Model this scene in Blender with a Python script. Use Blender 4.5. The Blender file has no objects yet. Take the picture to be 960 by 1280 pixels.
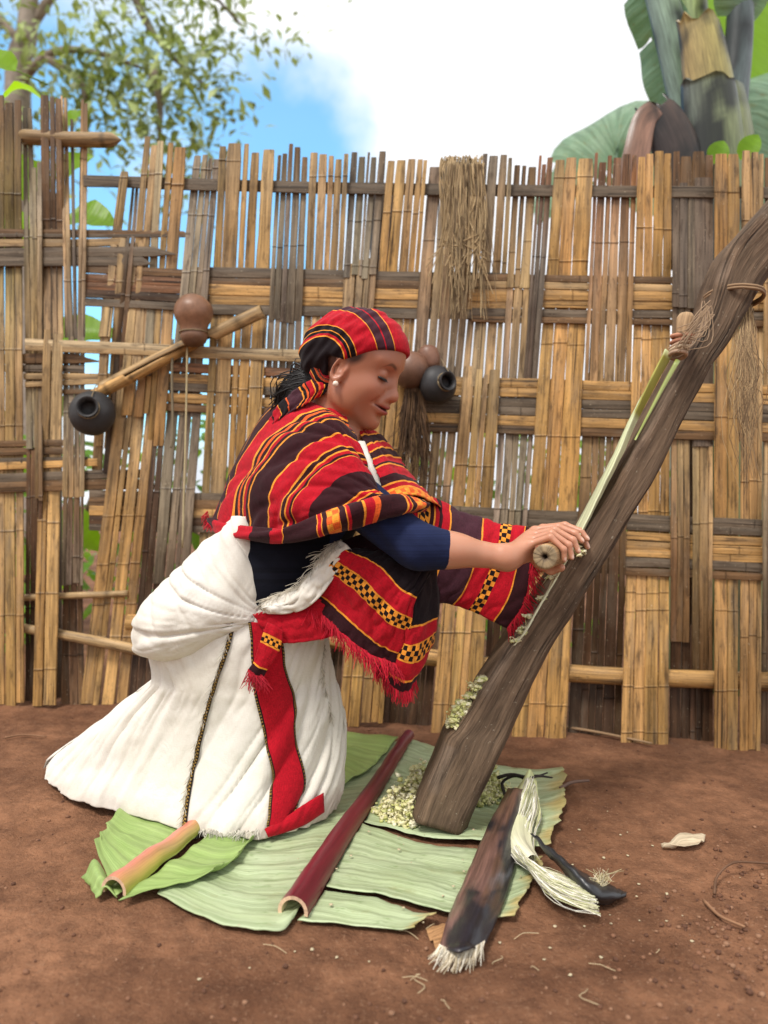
import bpy, bmesh, math, random
import numpy as np
from mathutils import Vector, Matrix, noise as mnoise
random.seed(7); np.random.seed(7)
R = math.radians
scene = bpy.context.scene
COL = scene.collection

# ------------------------------------------------------------------ camera
H = 0.67; FPX = 924.4
SL = -0.035                                   # the yard falls gently to the right
cam_d = bpy.data.cameras.new("camera"); cam = bpy.data.objects.new("camera", cam_d); COL.objects.link(cam)
cam.location = (0, 0, H); cam.rotation_euler = (R(90), 0, 0)
cam_d.sensor_fit = 'VERTICAL'; cam_d.sensor_height = 36; cam_d.sensor_width = 27; cam_d.lens = 26
cam_d.clip_start = 0.02; cam_d.clip_end = 500
cam_d.dof.use_dof = True; cam_d.dof.focus_distance = 1.52; cam_d.dof.aperture_fstop = 2.5
scene.camera = cam

# ------------------------------------------------------------------ light
SUN_EL, SUN_AZ = 58, 212                       # azimuth measured clockwise from +Y (behind the camera, to its left)
az = R(SUN_AZ); el = R(SUN_EL)
sdir = Vector((math.sin(az)*math.cos(el), math.cos(az)*math.cos(el), math.sin(el)))
sd = bpy.data.lights.new("sun", 'SUN'); sun = bpy.data.objects.new("sun", sd); COL.objects.link(sun)
sd.energy = 2.3; sd.angle = R(14); sd.color = (1.0, 0.95, 0.88)
sun.rotation_euler = sdir.to_track_quat('Z', 'Y').to_euler(); sun.location = (0, 0, 6)

world = bpy.data.worlds.new("World"); scene.world = world; world.use_nodes = True
nt = world.node_tree; nt.nodes.clear()
N = nt.nodes.new; L = nt.links.new
wo = N('ShaderNodeOutputWorld'); bg = N('ShaderNodeBackground'); bg.inputs[1].default_value = 0.15
sky = N('ShaderNodeTexSky'); sky.sky_type = 'NISHITA'; sky.sun_disc = False
sky.sun_elevation = R(SUN_EL); sky.sun_rotation = R(SUN_AZ); sky.air_density = 1.0; sky.dust_density = 0.3; sky.ozone_density = 4.0
tc = N('ShaderNodeTexCoord')
n1 = N('ShaderNodeTexNoise'); n1.inputs['Scale'].default_value = 4.2; n1.inputs['Detail'].default_value = 6; n1.inputs['Roughness'].default_value = 0.55
L(tc.outputs['Generated'], n1.inputs['Vector'])
sx = N('ShaderNodeSeparateXYZ'); L(tc.outputs['Generated'], sx.inputs[0])
# one break in the overcast, towards the left of the view; the rest is bright cloud
gd = Vector((-0.33, 1, 0.40)).normalized()
dot = N('ShaderNodeVectorMath'); dot.operation = 'DOT_PRODUCT'; dot.inputs[1].default_value = gd
L(tc.outputs['Generated'], dot.inputs[0])
mr = N('ShaderNodeMapRange'); mr.inputs[1].default_value = 0.93; mr.inputs[2].default_value = 0.985; mr.inputs[3].default_value = 0.42; mr.inputs[4].default_value = -0.20
L(dot.outputs['Value'], mr.inputs[0])
ad = N('ShaderNodeMath'); ad.operation = 'ADD'; L(mr.outputs[0], ad.inputs[0]); L(n1.outputs['Fac'], ad.inputs[1])
cr = N('ShaderNodeMapRange'); cr.interpolation_type = 'SMOOTHSTEP'; cr.inputs[1].default_value = 0.34; cr.inputs[2].default_value = 0.66; cr.inputs[3].default_value = 0.10
L(ad.outputs[0], cr.inputs[0])
n2 = N('ShaderNodeTexNoise'); n2.inputs['Scale'].default_value = 2.3; n2.inputs['Detail'].default_value = 4
L(tc.outputs['Generated'], n2.inputs['Vector'])
cc = N('ShaderNodeMix'); cc.data_type = 'RGBA'; cc.inputs['A'].default_value = (4.3, 4.5, 4.9, 1); cc.inputs['B'].default_value = (6.8, 6.8, 6.8, 1)
n2r = N('ShaderNodeMapRange'); n2r.inputs[1].default_value = .34; n2r.inputs[2].default_value = .62; L(n2.outputs['Fac'], n2r.inputs[0]); L(n2r.outputs[0], cc.inputs['Factor'])
sg = N('ShaderNodeMix'); sg.data_type = 'RGBA'; sg.blend_type = 'MULTIPLY'; sg.inputs['Factor'].default_value = 1; sg.inputs['B'].default_value = (1.0, 1.75, 1.65, 1)   # clear high-altitude blue
L(sky.outputs[0], sg.inputs['A'])
mx = N('ShaderNodeMix'); mx.data_type = 'RGBA'
L(cr.outputs[0], mx.inputs['Factor']); L(sg.outputs['Result'], mx.inputs['A']); L(cc.outputs['Result'], mx.inputs['B'])
L(mx.outputs['Result'], bg.inputs[0]); L(bg.outputs[0], wo.inputs[0])

vs = scene.view_settings; vs.view_transform = 'Standard'; vs.look = 'None'; vs.exposure = 0.42; vs.gamma = 1.0; vs.use_curve_mapping = False

# ------------------------------------------------------------------ helpers
def P(px, py, D):
    return np.array(((px-480)/FPX*D, D, H+(640-py)/FPX*D))
def gz(x): return SL*x
def G(px, py, dz=0.0):
    a = (640-py)/FPX; b = (px-480)/FPX
    D = -(H-dz)/(a-SL*b)
    return np.array((b*D, D, H+a*D))
def lin(c):
    if isinstance(c, str):
        c = [int(c[i:i+2], 16)/255 for i in (0, 2, 4)]
    else: c = [v/255 for v in c]
    return tuple((v/12.92 if v <= 0.04045 else ((v+0.055)/1.055)**2.4) for v in c)
def l4(c): return (*lin(c), 1.0)

def empty(name, loc):
    o = bpy.data.objects.new(name, None); COL.objects.link(o); o.location = loc; o.empty_display_size = 0.1
    return o
def tag(o, label=None, cat=None, group=None, kind=None):
    if label: o['label'] = label
    if cat: o['category'] = cat
    if group: o['group'] = group
    if kind: o['kind'] = kind
    return o
def mesh(name, V, F, mat, parent=None, uv=None, tint=None, smooth=True, origin=None, attrs=None):
    """one mesh object from world-space vertices; uv and tint are given per vertex"""
    V = np.asarray(V, dtype=float)
    if parent is not None: o0 = np.array(parent_world(parent))
    elif origin is not None: o0 = np.array(origin)
    else: o0 = V.mean(0)
    me = bpy.data.meshes.new(name); me.from_pydata((V-o0).tolist(), [], F); me.update()
    vi = np.zeros(len(me.loops), dtype=np.int32); me.loops.foreach_get('vertex_index', vi)
    if uv is not None:
        ul = me.uv_layers.new(name='UVMap'); ul.data.foreach_set('uv', np.asarray(uv, dtype=np.float32)[vi].ravel())
    if tint is not None:
        t = np.asarray(tint, dtype=np.float32)
        if t.shape[1] == 3: t = np.hstack([t, np.ones((len(t), 1), np.float32)])
        a = me.color_attributes.new('tint', 'FLOAT_COLOR', 'POINT'); a.data.foreach_set('color', t.ravel())
    for k, arr in (attrs or {}).items():
        a = me.attributes.new(k, 'FLOAT', 'POINT'); a.data.foreach_set('value', np.asarray(arr, dtype=np.float32))
    if smooth: me.polygons.foreach_set('use_smooth', [True]*len(me.polygons))
    for m in (mat if isinstance(mat, (list, tuple)) else [mat]): me.materials.append(m)
    o = bpy.data.objects.new(name, me); COL.objects.link(o)
    if parent is not None: o.parent = parent
    else: o.location = o0
    return o
def parent_world(p):
    v = Vector((0, 0, 0))
    while p is not None:
        v = v + p.location; p = p.parent
    return v

def catmull(pts, n):
    pts = np.asarray(pts, dtype=float); m = len(pts)
    if m == 1: return np.repeat(pts, n+1, 0)
    t = np.linspace(0, m-1, n+1); i = np.minimum(t.astype(int), m-2); f = (t-i)[:, None]
    if m == 2: return pts[i]*(1-f)+pts[i+1]*f
    g = lambda k: pts[np.clip(k, 0, m-1)]
    p0 = np.where((i == 0)[:, None], 2*g(i)-g(i+1), g(i-1)); p1 = g(i); p2 = g(i+1)
    p3 = np.where((i == m-2)[:, None], 2*g(i+1)-g(i), g(i+2))
    return 0.5*((2*p1)+(-p0+p2)*f+(2*p0-5*p1+4*p2-p3)*f*f+(-p0+3*p1-3*p2+p3)*f**3)
def loft(rows, nu, nv):
    """rows: curves of control points -> (nu+1, nv+1, k) grid; u runs from row to row, v along a row"""
    A = np.stack([catmull(r, nv) for r in rows])            # rows x nv+1 x k
    out = np.stack([catmull(A[:, j], nu) for j in range(nv+1)], axis=1)
    return out
def gridfaces(nu, nv, wrap=False, off=0):
    F = []
    w = nv+1
    for i in range(nu):
        for j in range(nv):
            F.append((off+i*w+j, off+i*w+j+1, off+(i+1)*w+j+1, off+(i+1)*w+j))
        if wrap: F.append((off+i*w+nv, off+i*w, off+(i+1)*w, off+(i+1)*w+nv))
    return F
def gridnormals(g):
    du = np.gradient(g, axis=0); dv = np.gradient(g, axis=1)
    n = np.cross(du, dv); return n/(np.linalg.norm(n, axis=2, keepdims=True)+1e-9)
def tube(path, rad, seg=10, caps=True, jit=0, flat=1.0, up=None):
    """swept round bar: returns V, F, UV (u round in m, v along in m)"""
    path = np.asarray(path, float); n = len(path)
    rad = np.full(n, rad) if np.isscalar(rad) else np.asarray(rad, float)
    T = np.gradient(path, axis=0); T /= np.linalg.norm(T, axis=1, keepdims=True)+1e-12
    ref = np.array(up if up is not None else ((0, 0, 1) if abs(T[0][2]) < .9 else (0, 1, 0)), float)
    a = np.cross(T[0], ref); a /= np.linalg.norm(a)
    V, UV = [], []; s = 0
    for i in range(n):
        a = a-T[i]*a.dot(T[i]); a /= np.linalg.norm(a)+1e-12; b = np.cross(T[i], a)
        if i: s += np.linalg.norm(path[i]-path[i-1])
        for k in range(seg):
            th = 2*math.pi*k/seg; r = rad[i]*(1+(random.uniform(-jit, jit) if jit else 0))
            V.append(path[i]+a*math.cos(th)*r+b*math.sin(th)*r*flat); UV.append((th*rad.mean(), s))
    F = []
    for i in range(n-1):
        for k in range(seg):
            F.append((i*seg+k, i*seg+(k+1) % seg, (i+1)*seg+(k+1) % seg, (i+1)*seg+k))
    if caps:
        F.append(tuple(range(seg))[::-1]); F.append(tuple((n-1)*seg+k for k in range(seg)))
    return V, F, UV
class MB:
    def __init__(s): s.V = []; s.F = []; s.UV = []; s.T = []
    def add(s, V, F, UV=None, T=None):
        o = len(s.V); V = list(V); s.V += V; s.F += [tuple(i+o for i in f) for f in F]
        s.UV += list(UV) if UV is not None else [(0, 0)]*len(V)
        s.T += list(T) if T is not None and len(np.shape(T)) == 2 else [tuple(T) if T is not None else (1, 1, 1)]*len(V)
    def build(s, name, mat, parent=None, smooth=True, origin=None):
        return mesh(name, s.V, s.F, mat, parent, uv=s.UV, tint=s.T, smooth=smooth, origin=origin)
def vnoise(p, s=1.0, o=2):
    v = 0; a = 1; t = 0
    for _ in range(o):
        v += a*mnoise.noise(Vector(p)*s); t += a; a *= .5; s *= 2.1
    return v/t
def nz1(x, seed=0): return mnoise.noise(Vector((x, seed*7.31, seed*3.17)))

# ------------------------------------------------------------------ materials
def newmat(name):
    m = bpy.data.materials.new(name); m.use_nodes = True
    nt = m.node_tree; b = nt.nodes['Principled BSDF']; return m, nt, b
def nd(nt, typ, **kw):
    n = nt.nodes.new(typ)
    for k, v in kw.items():
        if k in n.inputs: n.inputs[k].default_value = v
        else: setattr(n, k, v)
    return n
def mixc(nt, fac, a, b, mode='MIX'):
    n = nt.nodes.new('ShaderNodeMix'); n.data_type = 'RGBA'; n.blend_type = mode
    for inp, v in (('Factor', fac), ('A', a), ('B', b)):
        if isinstance(v, bpy.types.NodeSocket): nt.links.new(v, n.inputs[inp])
        else: n.inputs[inp].default_value = v
    return n.outputs['Result']
def math_(nt, op, a, b=0.0, c=None):
    n = nt.nodes.new('ShaderNodeMath'); n.operation = op
    for i, v in enumerate((a, b, c)):
        if v is None: continue
        if isinstance(v, bpy.types.NodeSocket): nt.links.new(v, n.inputs[i])
        else: n.inputs[i].default_value = v
    return n.outputs[0]
def maprange(nt, v, a, b, c=0.0, d=1.0, smooth=False):
    n = nt.nodes.new('ShaderNodeMapRange'); nt.links.new(v, n.inputs[0])
    if smooth: n.interpolation_type = 'SMOOTHSTEP'
    for i, x in enumerate((a, b, c, d)): n.inputs[i+1].default_value = x
    return n.outputs[0]
def noise_(nt, vec, scale, detail=4, rough=0.55, mapscale=None, dist=0.0):
    if mapscale is not None:
        mp = nd(nt, 'ShaderNodeMapping'); mp.inputs['Scale'].default_value = mapscale; nt.links.new(vec, mp.inputs[0]); vec = mp.outputs[0]
    n = nd(nt, 'ShaderNodeTexNoise', Scale=scale, Detail=detail, Roughness=rough, Distortion=dist); nt.links.new(vec, n.inputs['Vector'])
    return n.outputs['Fac']
def bump_(nt, b, h, strength=0.5, dist=0.003, prev=None):
    n = nd(nt, 'ShaderNodeBump', Strength=strength, Distance=dist); nt.links.new(h, n.inputs['Height'])
    if prev is not None: nt.links.new(prev, n.inputs['Normal'])
    nt.links.new(n.outputs[0], b.inputs['Normal']); return n.outputs[0]
def coord(nt, which='Object'):
    return nt.nodes.new('ShaderNodeTexCoord').outputs[which]
def tintattr(nt):
    n = nt.nodes.new('ShaderNodeAttribute'); n.attribute_name = 'tint'; return n.outputs['Color']
def attr(nt, nm):
    n = nt.nodes.new('ShaderNodeAttribute'); n.attribute_name = nm; return n.outputs['Fac']

def streak_mat(name, along=5, across=130, lo=0.40, hi=1.30, rough=0.62, bump=0.35, speck=True, spec=0.25):
    """fibrous plant matter: tint attribute x long streaks along UV v"""
    m, nt, b = newmat(name); uv = coord(nt, 'UV')
    s1 = noise_(nt, uv, 1.0, 4, 0.6, (across, along, 1), .25)
    s2 = noise_(nt, uv, 1.0, 3, 0.5, (across*.33, along*.5, 1), .4)
    s3 = noise_(nt, uv, 1.0, 2, 0.5, (across*2.2, along*1.5, 1))
    f = math_(nt, 'ADD', math_(nt, 'MULTIPLY', s1, 0.55), math_(nt, 'MULTIPLY', s2, 0.45))
    k = maprange(nt, f, 0.37, 0.63, lo, hi)
    cmb = nd(nt, 'ShaderNodeCombineColor')
    for i in range(3): nt.links.new(k, cmb.inputs[i])
    c = mixc(nt, 1.0, tintattr(nt), cmb.outputs[0], 'MULTIPLY')
    if speck:
        gr = noise_(nt, uv, 1.0, 3, 0.6, (26, 5, 1))
        c = mixc(nt, maprange(nt, gr, 0.5, 0.7, 0, 0.45), c, l4((118, 106, 90)))
        dk = noise_(nt, uv, 1.0, 4, 0.65, (60, 11, 1))
        c = mixc(nt, maprange(nt, dk, 0.54, 0.66, 0, 0.62), c, l4((66, 50, 36)))
        ck = noise_(nt, uv, 1.0, 2, 0.5, (150, 1.7, 1), .15)
        c = mixc(nt, maprange(nt, ck, 0.31, 0.36, 0.9, 0), c, l4((40, 30, 22)))
        sp = noise_(nt, uv, 1.0, 2, 0.5, (260, 90, 1))
        c = mixc(nt, maprange(nt, sp, 0.64, 0.72, 0, 0.6), c, l4((52, 42, 32)))
        fl = noise_(nt, uv, 1.0, 2, 0.5, (190, 120, 1))
        c = mixc(nt, maprange(nt, fl, 0.68, 0.74, 0, 0.5), c, l4((206, 190, 160)))
    nt.links.new(c, b.inputs['Base Color'])
    b.inputs['Roughness'].default_value = rough; b.inputs['Specular IOR Level'].default_value = spec
    hh = math_(nt, 'ADD', s1, math_(nt, 'MULTIPLY', s3, 0.5))
    bump_(nt, b, hh, bump, 0.002)
    return m
M = {}
M['bamboo'] = streak_mat('bamboo', rough=0.5, bump=0.4)
M['fibre'] = streak_mat('dry_fibre', along=20, across=900, lo=0.6, hi=1.25, rough=0.8, speck=False)
# ================================================================== GROUND
def ground_h(x, y):
    z = SL*x
    z += 0.012*vnoise((x*1.1, y*1.1, 3.1), 1, 3)
    near = 1.0 if y < 3 else max(0, 1-(y-3)/2)
    if near > 0:
        z += near*0.009*vnoise((x, y, 0.7), 6, 3)
        w = max(0, min(1, (x-0.42)/0.25))*max(0, min(1, (1.42-y)/0.25))      # loose crumbly soil at the right
        z += near*(0.0042+0.010*w)*vnoise((x, y, 5.2), 30, 3)
        z -= 0.02*max(0, min(1, (x-.2)/.3))*max(0, 1-abs(y-1.45)/.3)*.5
    if 1.1 < y < 1.9 and -0.75 < x < 0.45:
        z -= 0.006
    d = 2.3-0.09*x
    z += 0.02*math.exp(-((y-d-0.03)/0.09)**2)*(0.7+0.5*nz1(x*3, 4))          # soil banked against the fence foot
    return z
xs = np.concatenate([-np.geomspace(80, 1.62, 26), np.arange(-1.6, 1.601, 0.0125), np.geomspace(1.62, 80, 26)])
ys = np.concatenate([[-60, -20, -6, -2, -.8, 0.0, .4], np.arange(0.72, 2.6, 0.0125), np.geomspace(2.62, 120, 34)])
V = [(x, y, ground_h(x, y)) for y in ys for x in xs]
F = gridfaces(len(ys)-1, len(xs)-1)
m, nt, b = newmat('red_soil'); oc = coord(nt, 'Object')
a1 = noise_(nt, oc, 2.2, 5, 0.6); a2 = noise_(nt, oc, 22, 6, 0.7); a3 = noise_(nt, oc, 140, 4, 0.7)
c = mixc(nt, maprange(nt, a1, .38, .62), l4((104, 70, 50)), l4((156, 111, 82)))
c = mixc(nt, maprange(nt, a2, .38, .72, 0, .75), c, l4((80, 53, 39)))
c = mixc(nt, maprange(nt, a3, .55, .8, 0, .6), c, l4((172, 136, 108)))
c = mixc(nt, maprange(nt, a3, .26, .40, .6, 0), c, l4((50, 32, 25)))
nt.links.new(c, b.inputs['Base Color']); b.inputs['Roughness'].default_value = .95; b.inputs['Specular IOR Level'].default_value = .15
p_ = bump_(nt, b, a2, .8, .016); bump_(nt, b, a3, .9, .006, p_)
M['soil'] = m
g_o = mesh('ground', V, F, m, origin=(0, 0, 0)); g_o['kind'] = 'structure'

# ================================================================== FENCE
PAL = dict(gold=(196, 152, 94), tan=(184, 152, 108), pale=(198, 174, 136), grey=(150, 134, 112), dgrey=(108, 94, 78),
           brown=(122, 92, 62), dbrown=(80, 58, 41), red=(140, 98, 68), olive=(150, 132, 84))  # dbrown low on rear strips: moist bamboo with shade in the colour
PAL = {k: np.array(lin(v)) for k, v in PAL.items()}
def fD(px): return 2.3/(1+0.09*(px-480)/FPX)
fence = empty('woven_bamboo_fence', (0, 2.3, 0))
tag(fence, 'tall weathered fence of split bamboo strips woven over and under, behind the kneeling woman', 'fence')

def splint(name, rows, mat, bulge=0.28, th=0.0035, nodes=(), cols=None, seed=0, horiz=False, parent=fence, curl=0):
    """one split-bamboo lath. rows: (px, py, dD, width_px); cols: colour per row. A convex lath, its back side flatter."""
    V, F, UV, T = [], [], [], []
    s = 0; prev = None; ru, rv = random.random()*50, random.random()*50
    n = len(rows)
    for i, (px, py, dd, w) in enumerate(rows):
        D = fD(px)+dd; c = P(px, py, D); wm = w/FPX*D
        if prev is not None: s += np.linalg.norm(c-prev)
        prev = c
        k = 0.0
        for (a0, kk) in nodes:
            k = max(k, math.exp(-((i-a0)/0.5)**2)*kk)
        wd = wm*(1+0.05*k)
        side = np.array((0, 0, 1.)) if horiz else np.array((1., 0, 0))
        out = np.array((0, -1., 0))
        col = np.array(cols[i])*(1-0.62*k)
        for (a, o) in ((-.5, 0), (-.45, .55), (0, 1), (.45, .55), (.5, 0), (.25, -.25), (-.25, -.25)):
            h = o*bulge*wd*0.5+(th if o > 0 else 0)+0.0022*k*(o > 0)
            V.append(c+side*a*wd+out*h); UV.append((a*wd+ru, s+rv)); T.append(col)
    q = 7
    for i in range(n-1):
        for k in range(q):
            F.append((i*q+k, i*q+(k+1) % q, (i+1)*q+(k+1) % q, (i+1)*q+k))
    F.append(tuple(range(q))); F.append(tuple((n-1)*q+k for k in range(q))[::-1])
    return mesh(name, V, F, mat, parent, uv=UV, tint=T, smooth=False)

def band_y(name, px):
    x = [-120, 105, 220, 480, 700, 960, 1080]
    return {'A': np.interp(px, x, [215, 226, 232, 236, 239, 241, 242]),
            'B': np.interp(px, x, [306, 310, 362, 366, 372, 375, 377]),
            'C': np.interp(px, x, [452, 456, 486, 498, 510, 514, 516]),
            'D': np.interp(px, x, [586, 590, 645, 668, 686, 691, 693]),
            'E': np.interp(px, x, [782, 790, 792, 815, 840, 852, 856])}[name]
AMP = dict(A=.016, B=.016, C=.016, D=.016, E=.034)
def weave(px, py, par):
    """depth offset of a vertical strip: odd ones pass in front of bands A, C, E, even ones in front of B, D"""
    ys_ = [band_y(k, px) for k in 'ABCDE']
    sg = [(-AMP[k] if (j % 2 == 0) == (par == 1) else AMP[k]*.9) for j, k in enumerate('ABCDE')]
    if py <= ys_[0]: return sg[0]*1.1
    if py >= ys_[-1]: return sg[-1]*(1.0 if sg[-1] < 0 else max(.3, 1-(py-ys_[-1])/120))
    j = max(i for i in range(4) if py >= ys_[i]) if py >= ys_[0] else 0
    f = (py-ys_[j])/(ys_[j+1]-ys_[j]); f = .5-.5*math.cos(math.pi*f)
    return sg[j]*(1-f)+sg[j+1]*f

def vstrip(xt0, xt1, yt, xb0, xb1, yb, n, par, cs, gap_t=.2, gap_m=.04, nodes=(), dd=0.0, jtop=7, jbot=3, seed=0, wv=True, spread=0.0):
    """a strip of n parallel laths from (xt0..xt1, yt) down to (xb0..xb1, yb); cs: [(y, colour name)]"""
    rnd = random.Random(seed*13+5)
    wts = [rnd.uniform(.55, 1.5) for _ in range(n)]; tot = sum(wts); acc = 0
    cy = [c[0] for c in cs]; cv = np.array([PAL[c[1]] for c in cs])
    for k in range(n):
        f0 = acc/tot; acc += wts[k]; f1 = acc/tot; fm = (f0+f1)/2
        y0 = yt+rnd.uniform(-jtop, jtop); y1 = yb+rnd.uniform(-jbot, jbot)
        shade = rnd.uniform(.74, 1.18); hue = np.array((1+rnd.uniform(-.05, .06), 1, 1+rnd.uniform(-.10, .10)))
        joff = rnd.uniform(-.0015, .0015)+dd; wob = rnd.uniform(0, 100); skew = rnd.uniform(-spread, spread)
        ysm = list(np.linspace(y0, y1, max(6, int((y1-y0)/20))))
        npos = [v+rnd.uniform(-1.5, 1.5) for v in nodes if y0+6 < v < y1-6]
        if not nodes: npos = [v for v in (y0+rnd.uniform(60, 160)+260*j for j in range(4)) if v < y1-10]
        for v in npos: ysm += [v-3.4, v-1.7, v, v+1.7, v+3.4]
        ysm = sorted(ysm); rows, cols = [], []
        for y in ysm:
            f = (y-yt)/(yb-yt); xl = xt0+(xb0-xt0)*f; xr = xt1+(xb1-xt1)*f
            g = np.interp(y, [yt, 290, 352, 900], [gap_t*.62, gap_t*.6, gap_m, gap_m])
            px = xl+(xr-xl)*fm+skew*(f-.2)*10+.7*nz1(y*.012+wob, 2)
            w = (xr-xl)*(f1-f0)*(1-g)*(1+.08*nz1(y*.03+wob, 5))
            if y-y0 < 4: w *= .86
            rows.append((px, y, (weave(px, y, par) if wv else 0)+joff, w))
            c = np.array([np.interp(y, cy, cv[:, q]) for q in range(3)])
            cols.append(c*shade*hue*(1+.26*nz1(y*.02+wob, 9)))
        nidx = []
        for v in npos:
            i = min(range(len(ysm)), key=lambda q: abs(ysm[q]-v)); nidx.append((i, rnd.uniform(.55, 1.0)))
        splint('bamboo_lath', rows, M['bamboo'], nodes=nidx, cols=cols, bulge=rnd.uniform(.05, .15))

Gd, Tn, Gy, Dg, Br, Db, Pl, Rd, Ol = 'gold', 'tan', 'grey', 'dgrey', 'brown', 'dbrown', 'pale', 'red', 'olive'
# --- the taller left end
vstrip(-48, -2, 124, -46, -2, 880, 4, 1, [(130, Br), (400, Tn), (900, Gd)], seed=90)
vstrip(-2, 27, 124, -2, 31, 880, 3, 1, [(130, Br), (300, Ol), (450, Tn), (900, Gd)], gap_t=.05, nodes=(243, 437, 532, 663, 768), seed=1)
vstrip(28, 41, 137, 33, 52, 560, 2, 2, [(140, Dg), (260, Gy), (420, Tn), (560, Gy)], gap_t=.25, nodes=(297,), seed=2)
vstrip(40, 53, 205, 44, 54, 625, 2, 2, [(200, Gy), (400, Tn), (620, Br)], gap_t=.1, nodes=(297, 619), seed=3)
vstrip(33, 54, 560, 32, 52, 880, 3, 2, [(560, Br), (700, Db), (900, Db)], nodes=(622, 760), seed=4, dd=.006)
vstrip(50, 77, 122, 55, 80, 425, 3, 1, [(120, Br), (280, Br), (420, Tn)], gap_t=.12, gap_m=.10, nodes=(276, 420), seed=5, jtop=3)
vstrip(54, 80, 418, 40, 71, 883, 2, 1, [(420, Tn), (560, Tn), (620, Gd), (900, Gd)], gap_m=.06, nodes=(652, 742, 836), seed=6, dd=-.003)
vstrip(76, 84, 122, 81, 92, 424, 2, 2, [(120, Tn), (300, Tn), (420, Gy)], gap_t=.15, nodes=(201, 352), seed=7)
vstrip(88, 92, 150, 92, 97, 424, 1, 2, [(150, Dg), (420, Gy)], nodes=(352,), seed=8, dd=.004)
vstrip(101, 110, 128, 97, 107, 424, 2, 2, [(120, Br), (210, Tn), (420, Gy)], gap_t=.1, nodes=(200, 352), seed=9)
vstrip(80, 106, 424, 78, 106, 622, 4, 2, [(424, Gy), (530, Gy), (620, Tn)], gap_m=.06, nodes=(), seed=10, dd=-.002, jbot=1)
vstrip(79, 105, 612, 77, 104, 730, 4, 2, [(612, Br), (730, Gy)], gap_m=.06, seed=11, dd=.001, jbot=2)
vstrip(79, 103, 715, 76, 106, 886, 3, 2, [(715, Db), (890, Br)], gap_m=.06, nodes=(818,), seed=12, dd=.004)
# --- thin leaning laths at the gap
vstrip(150, 162, 216, 122, 138, 424, 1, 1, [(216, Tn), (424, Tn)], nodes=(223,), seed=13)
vstrip(166, 174, 228, 128, 146, 590, 2, 2, [(228, Dg), (400, Br), (590, Db)], nodes=(370,), seed=14, dd=.006)
vstrip(128, 139, 368, 112, 126, 640, 1, 1, [(368, Tn), (640, Tn)], nodes=(470,), seed=15, dd=.008)
vstrip(180, 198, 178, 152, 176, 470, 2, 1, [(170, Tn), (470, Tn)], gap_t=.12, nodes=(219,), seed=16)
vstrip(196, 206, 172, 178, 190, 470, 1, 1, [(170, Pl), (470, Gy)], nodes=(217,), seed=17)
vstrip(209, 234, 182, 184, 205, 560, 2, 1, [(182, Gd), (300, Tn), (560, Gd)], gap_t=.08, nodes=(231,), seed=18, jtop=4)
vstrip(150, 202, 455, 99, 158, 880, 4, 2, [(455, Tn), (640, Gd), (900, Gd)], gap_m=.1, nodes=(645, 705, 755, 795), seed=19, spread=.25)
vstrip(242, 275, 198, 208, 248, 520, 4, 2, [(198, Gy), (520, Gy)], gap_t=.1, nodes=(212, 270, 340), seed=20)
vstrip(210, 254, 490, 190, 236, 730, 4, 2, [(500, Dg), (620, Gy), (730, Dg)], gap_m=.08, seed=21, nodes=(612, 728))
vstrip(192, 216, 530, 160, 192, 876, 3, 2, [(620, Db), (876, Db)], gap_m=.08, seed=22, dd=.004)
vstrip(138, 182, 300, 118, 166, 560, 4, 2, [(300, Tn), (420, Tn), (560, Gd)], gap_t=.1, gap_m=.1, nodes=(352, 470), seed=92, dd=.012)
vstrip(170, 200, 360, 150, 186, 520, 3, 1, [(360, Tn), (520, Gd)], gap_m=.1, nodes=(), seed=93, dd=.004)
# --- regular weave: each strip keeps between two boundary lines that lean a little
BT = [273, 303, 346, 386, 437, 484, 536, 602, 642, 693, 743, 797, 840, 892, 955, 1005, 1057, 1108]
BB = [238, 270, 308, 360, 398, 424, 480, 540, 602, 642, 710, 777, 836, 892, 951, 1002, 1052, 1102]
def vs(i, ya, yb, n, par, cs, f0=0.0, f1=1.0, **k):
    i -= 8
    bx = lambda j, y: BT[j]+(BB[j]-BT[j])*(y-195)/690
    lo = lambda y: bx(i, y)+(bx(i+1, y)-bx(i, y))*f0
    hi = lambda y: bx(i, y)+(bx(i+1, y)-bx(i, y))*f1
    vstrip(lo(ya)+.5, hi(ya)-.5, ya, lo(yb)+.5, hi(yb)-.5, yb, n, par, cs, seed=k.pop('seed', i*7+int(ya)), **k)
vs(8, 184, 868, 2, 1, [(184, Tn), (400, Gd), (620, Tn), (880, Gd)], gap_t=.10, gap_m=.02, nodes=(202, 490, 640, 780))
vs(9, 186, 880, 3, 1, [(184, Tn), (400, Gd), (620, Gd), (880, Gd)], gap_t=.34, gap_m=.03, nodes=(486, 690))
vs(10, 190, 402, 5, 2, [(192, Br), (240, Gy), (400, Dg)], gap_t=.24, nodes=(308,), jtop=10)
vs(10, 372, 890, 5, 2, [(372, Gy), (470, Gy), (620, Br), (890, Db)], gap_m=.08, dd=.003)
vs(11, 194, 896, 5, 1, [(194, Tn), (330, Tn), (480, Gd), (900, Gd)], gap_t=.24, nodes=(221, 407))
vs(12, 196, 346, 5, 2, [(196, Dg), (340, Gy)], gap_t=.28, nodes=(276, 333))
vs(12, 330, 900, 4, 2, [(330, Tn), (480, Gy), (900, Db)], gap_m=.07, dd=.003)
vs(13, 198, 905, 5, 1, [(198, Tn), (350, Gd), (640, Gd), (905, Gd)], gap_t=.18, gap_m=.06, nodes=(266, 560, 800, 846))
vs(14, 206, 480, 5, 2, [(208, Gy), (330, Tn), (480, Gy)], gap_t=.2, gap_m=.08, nodes=(300,))
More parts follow.
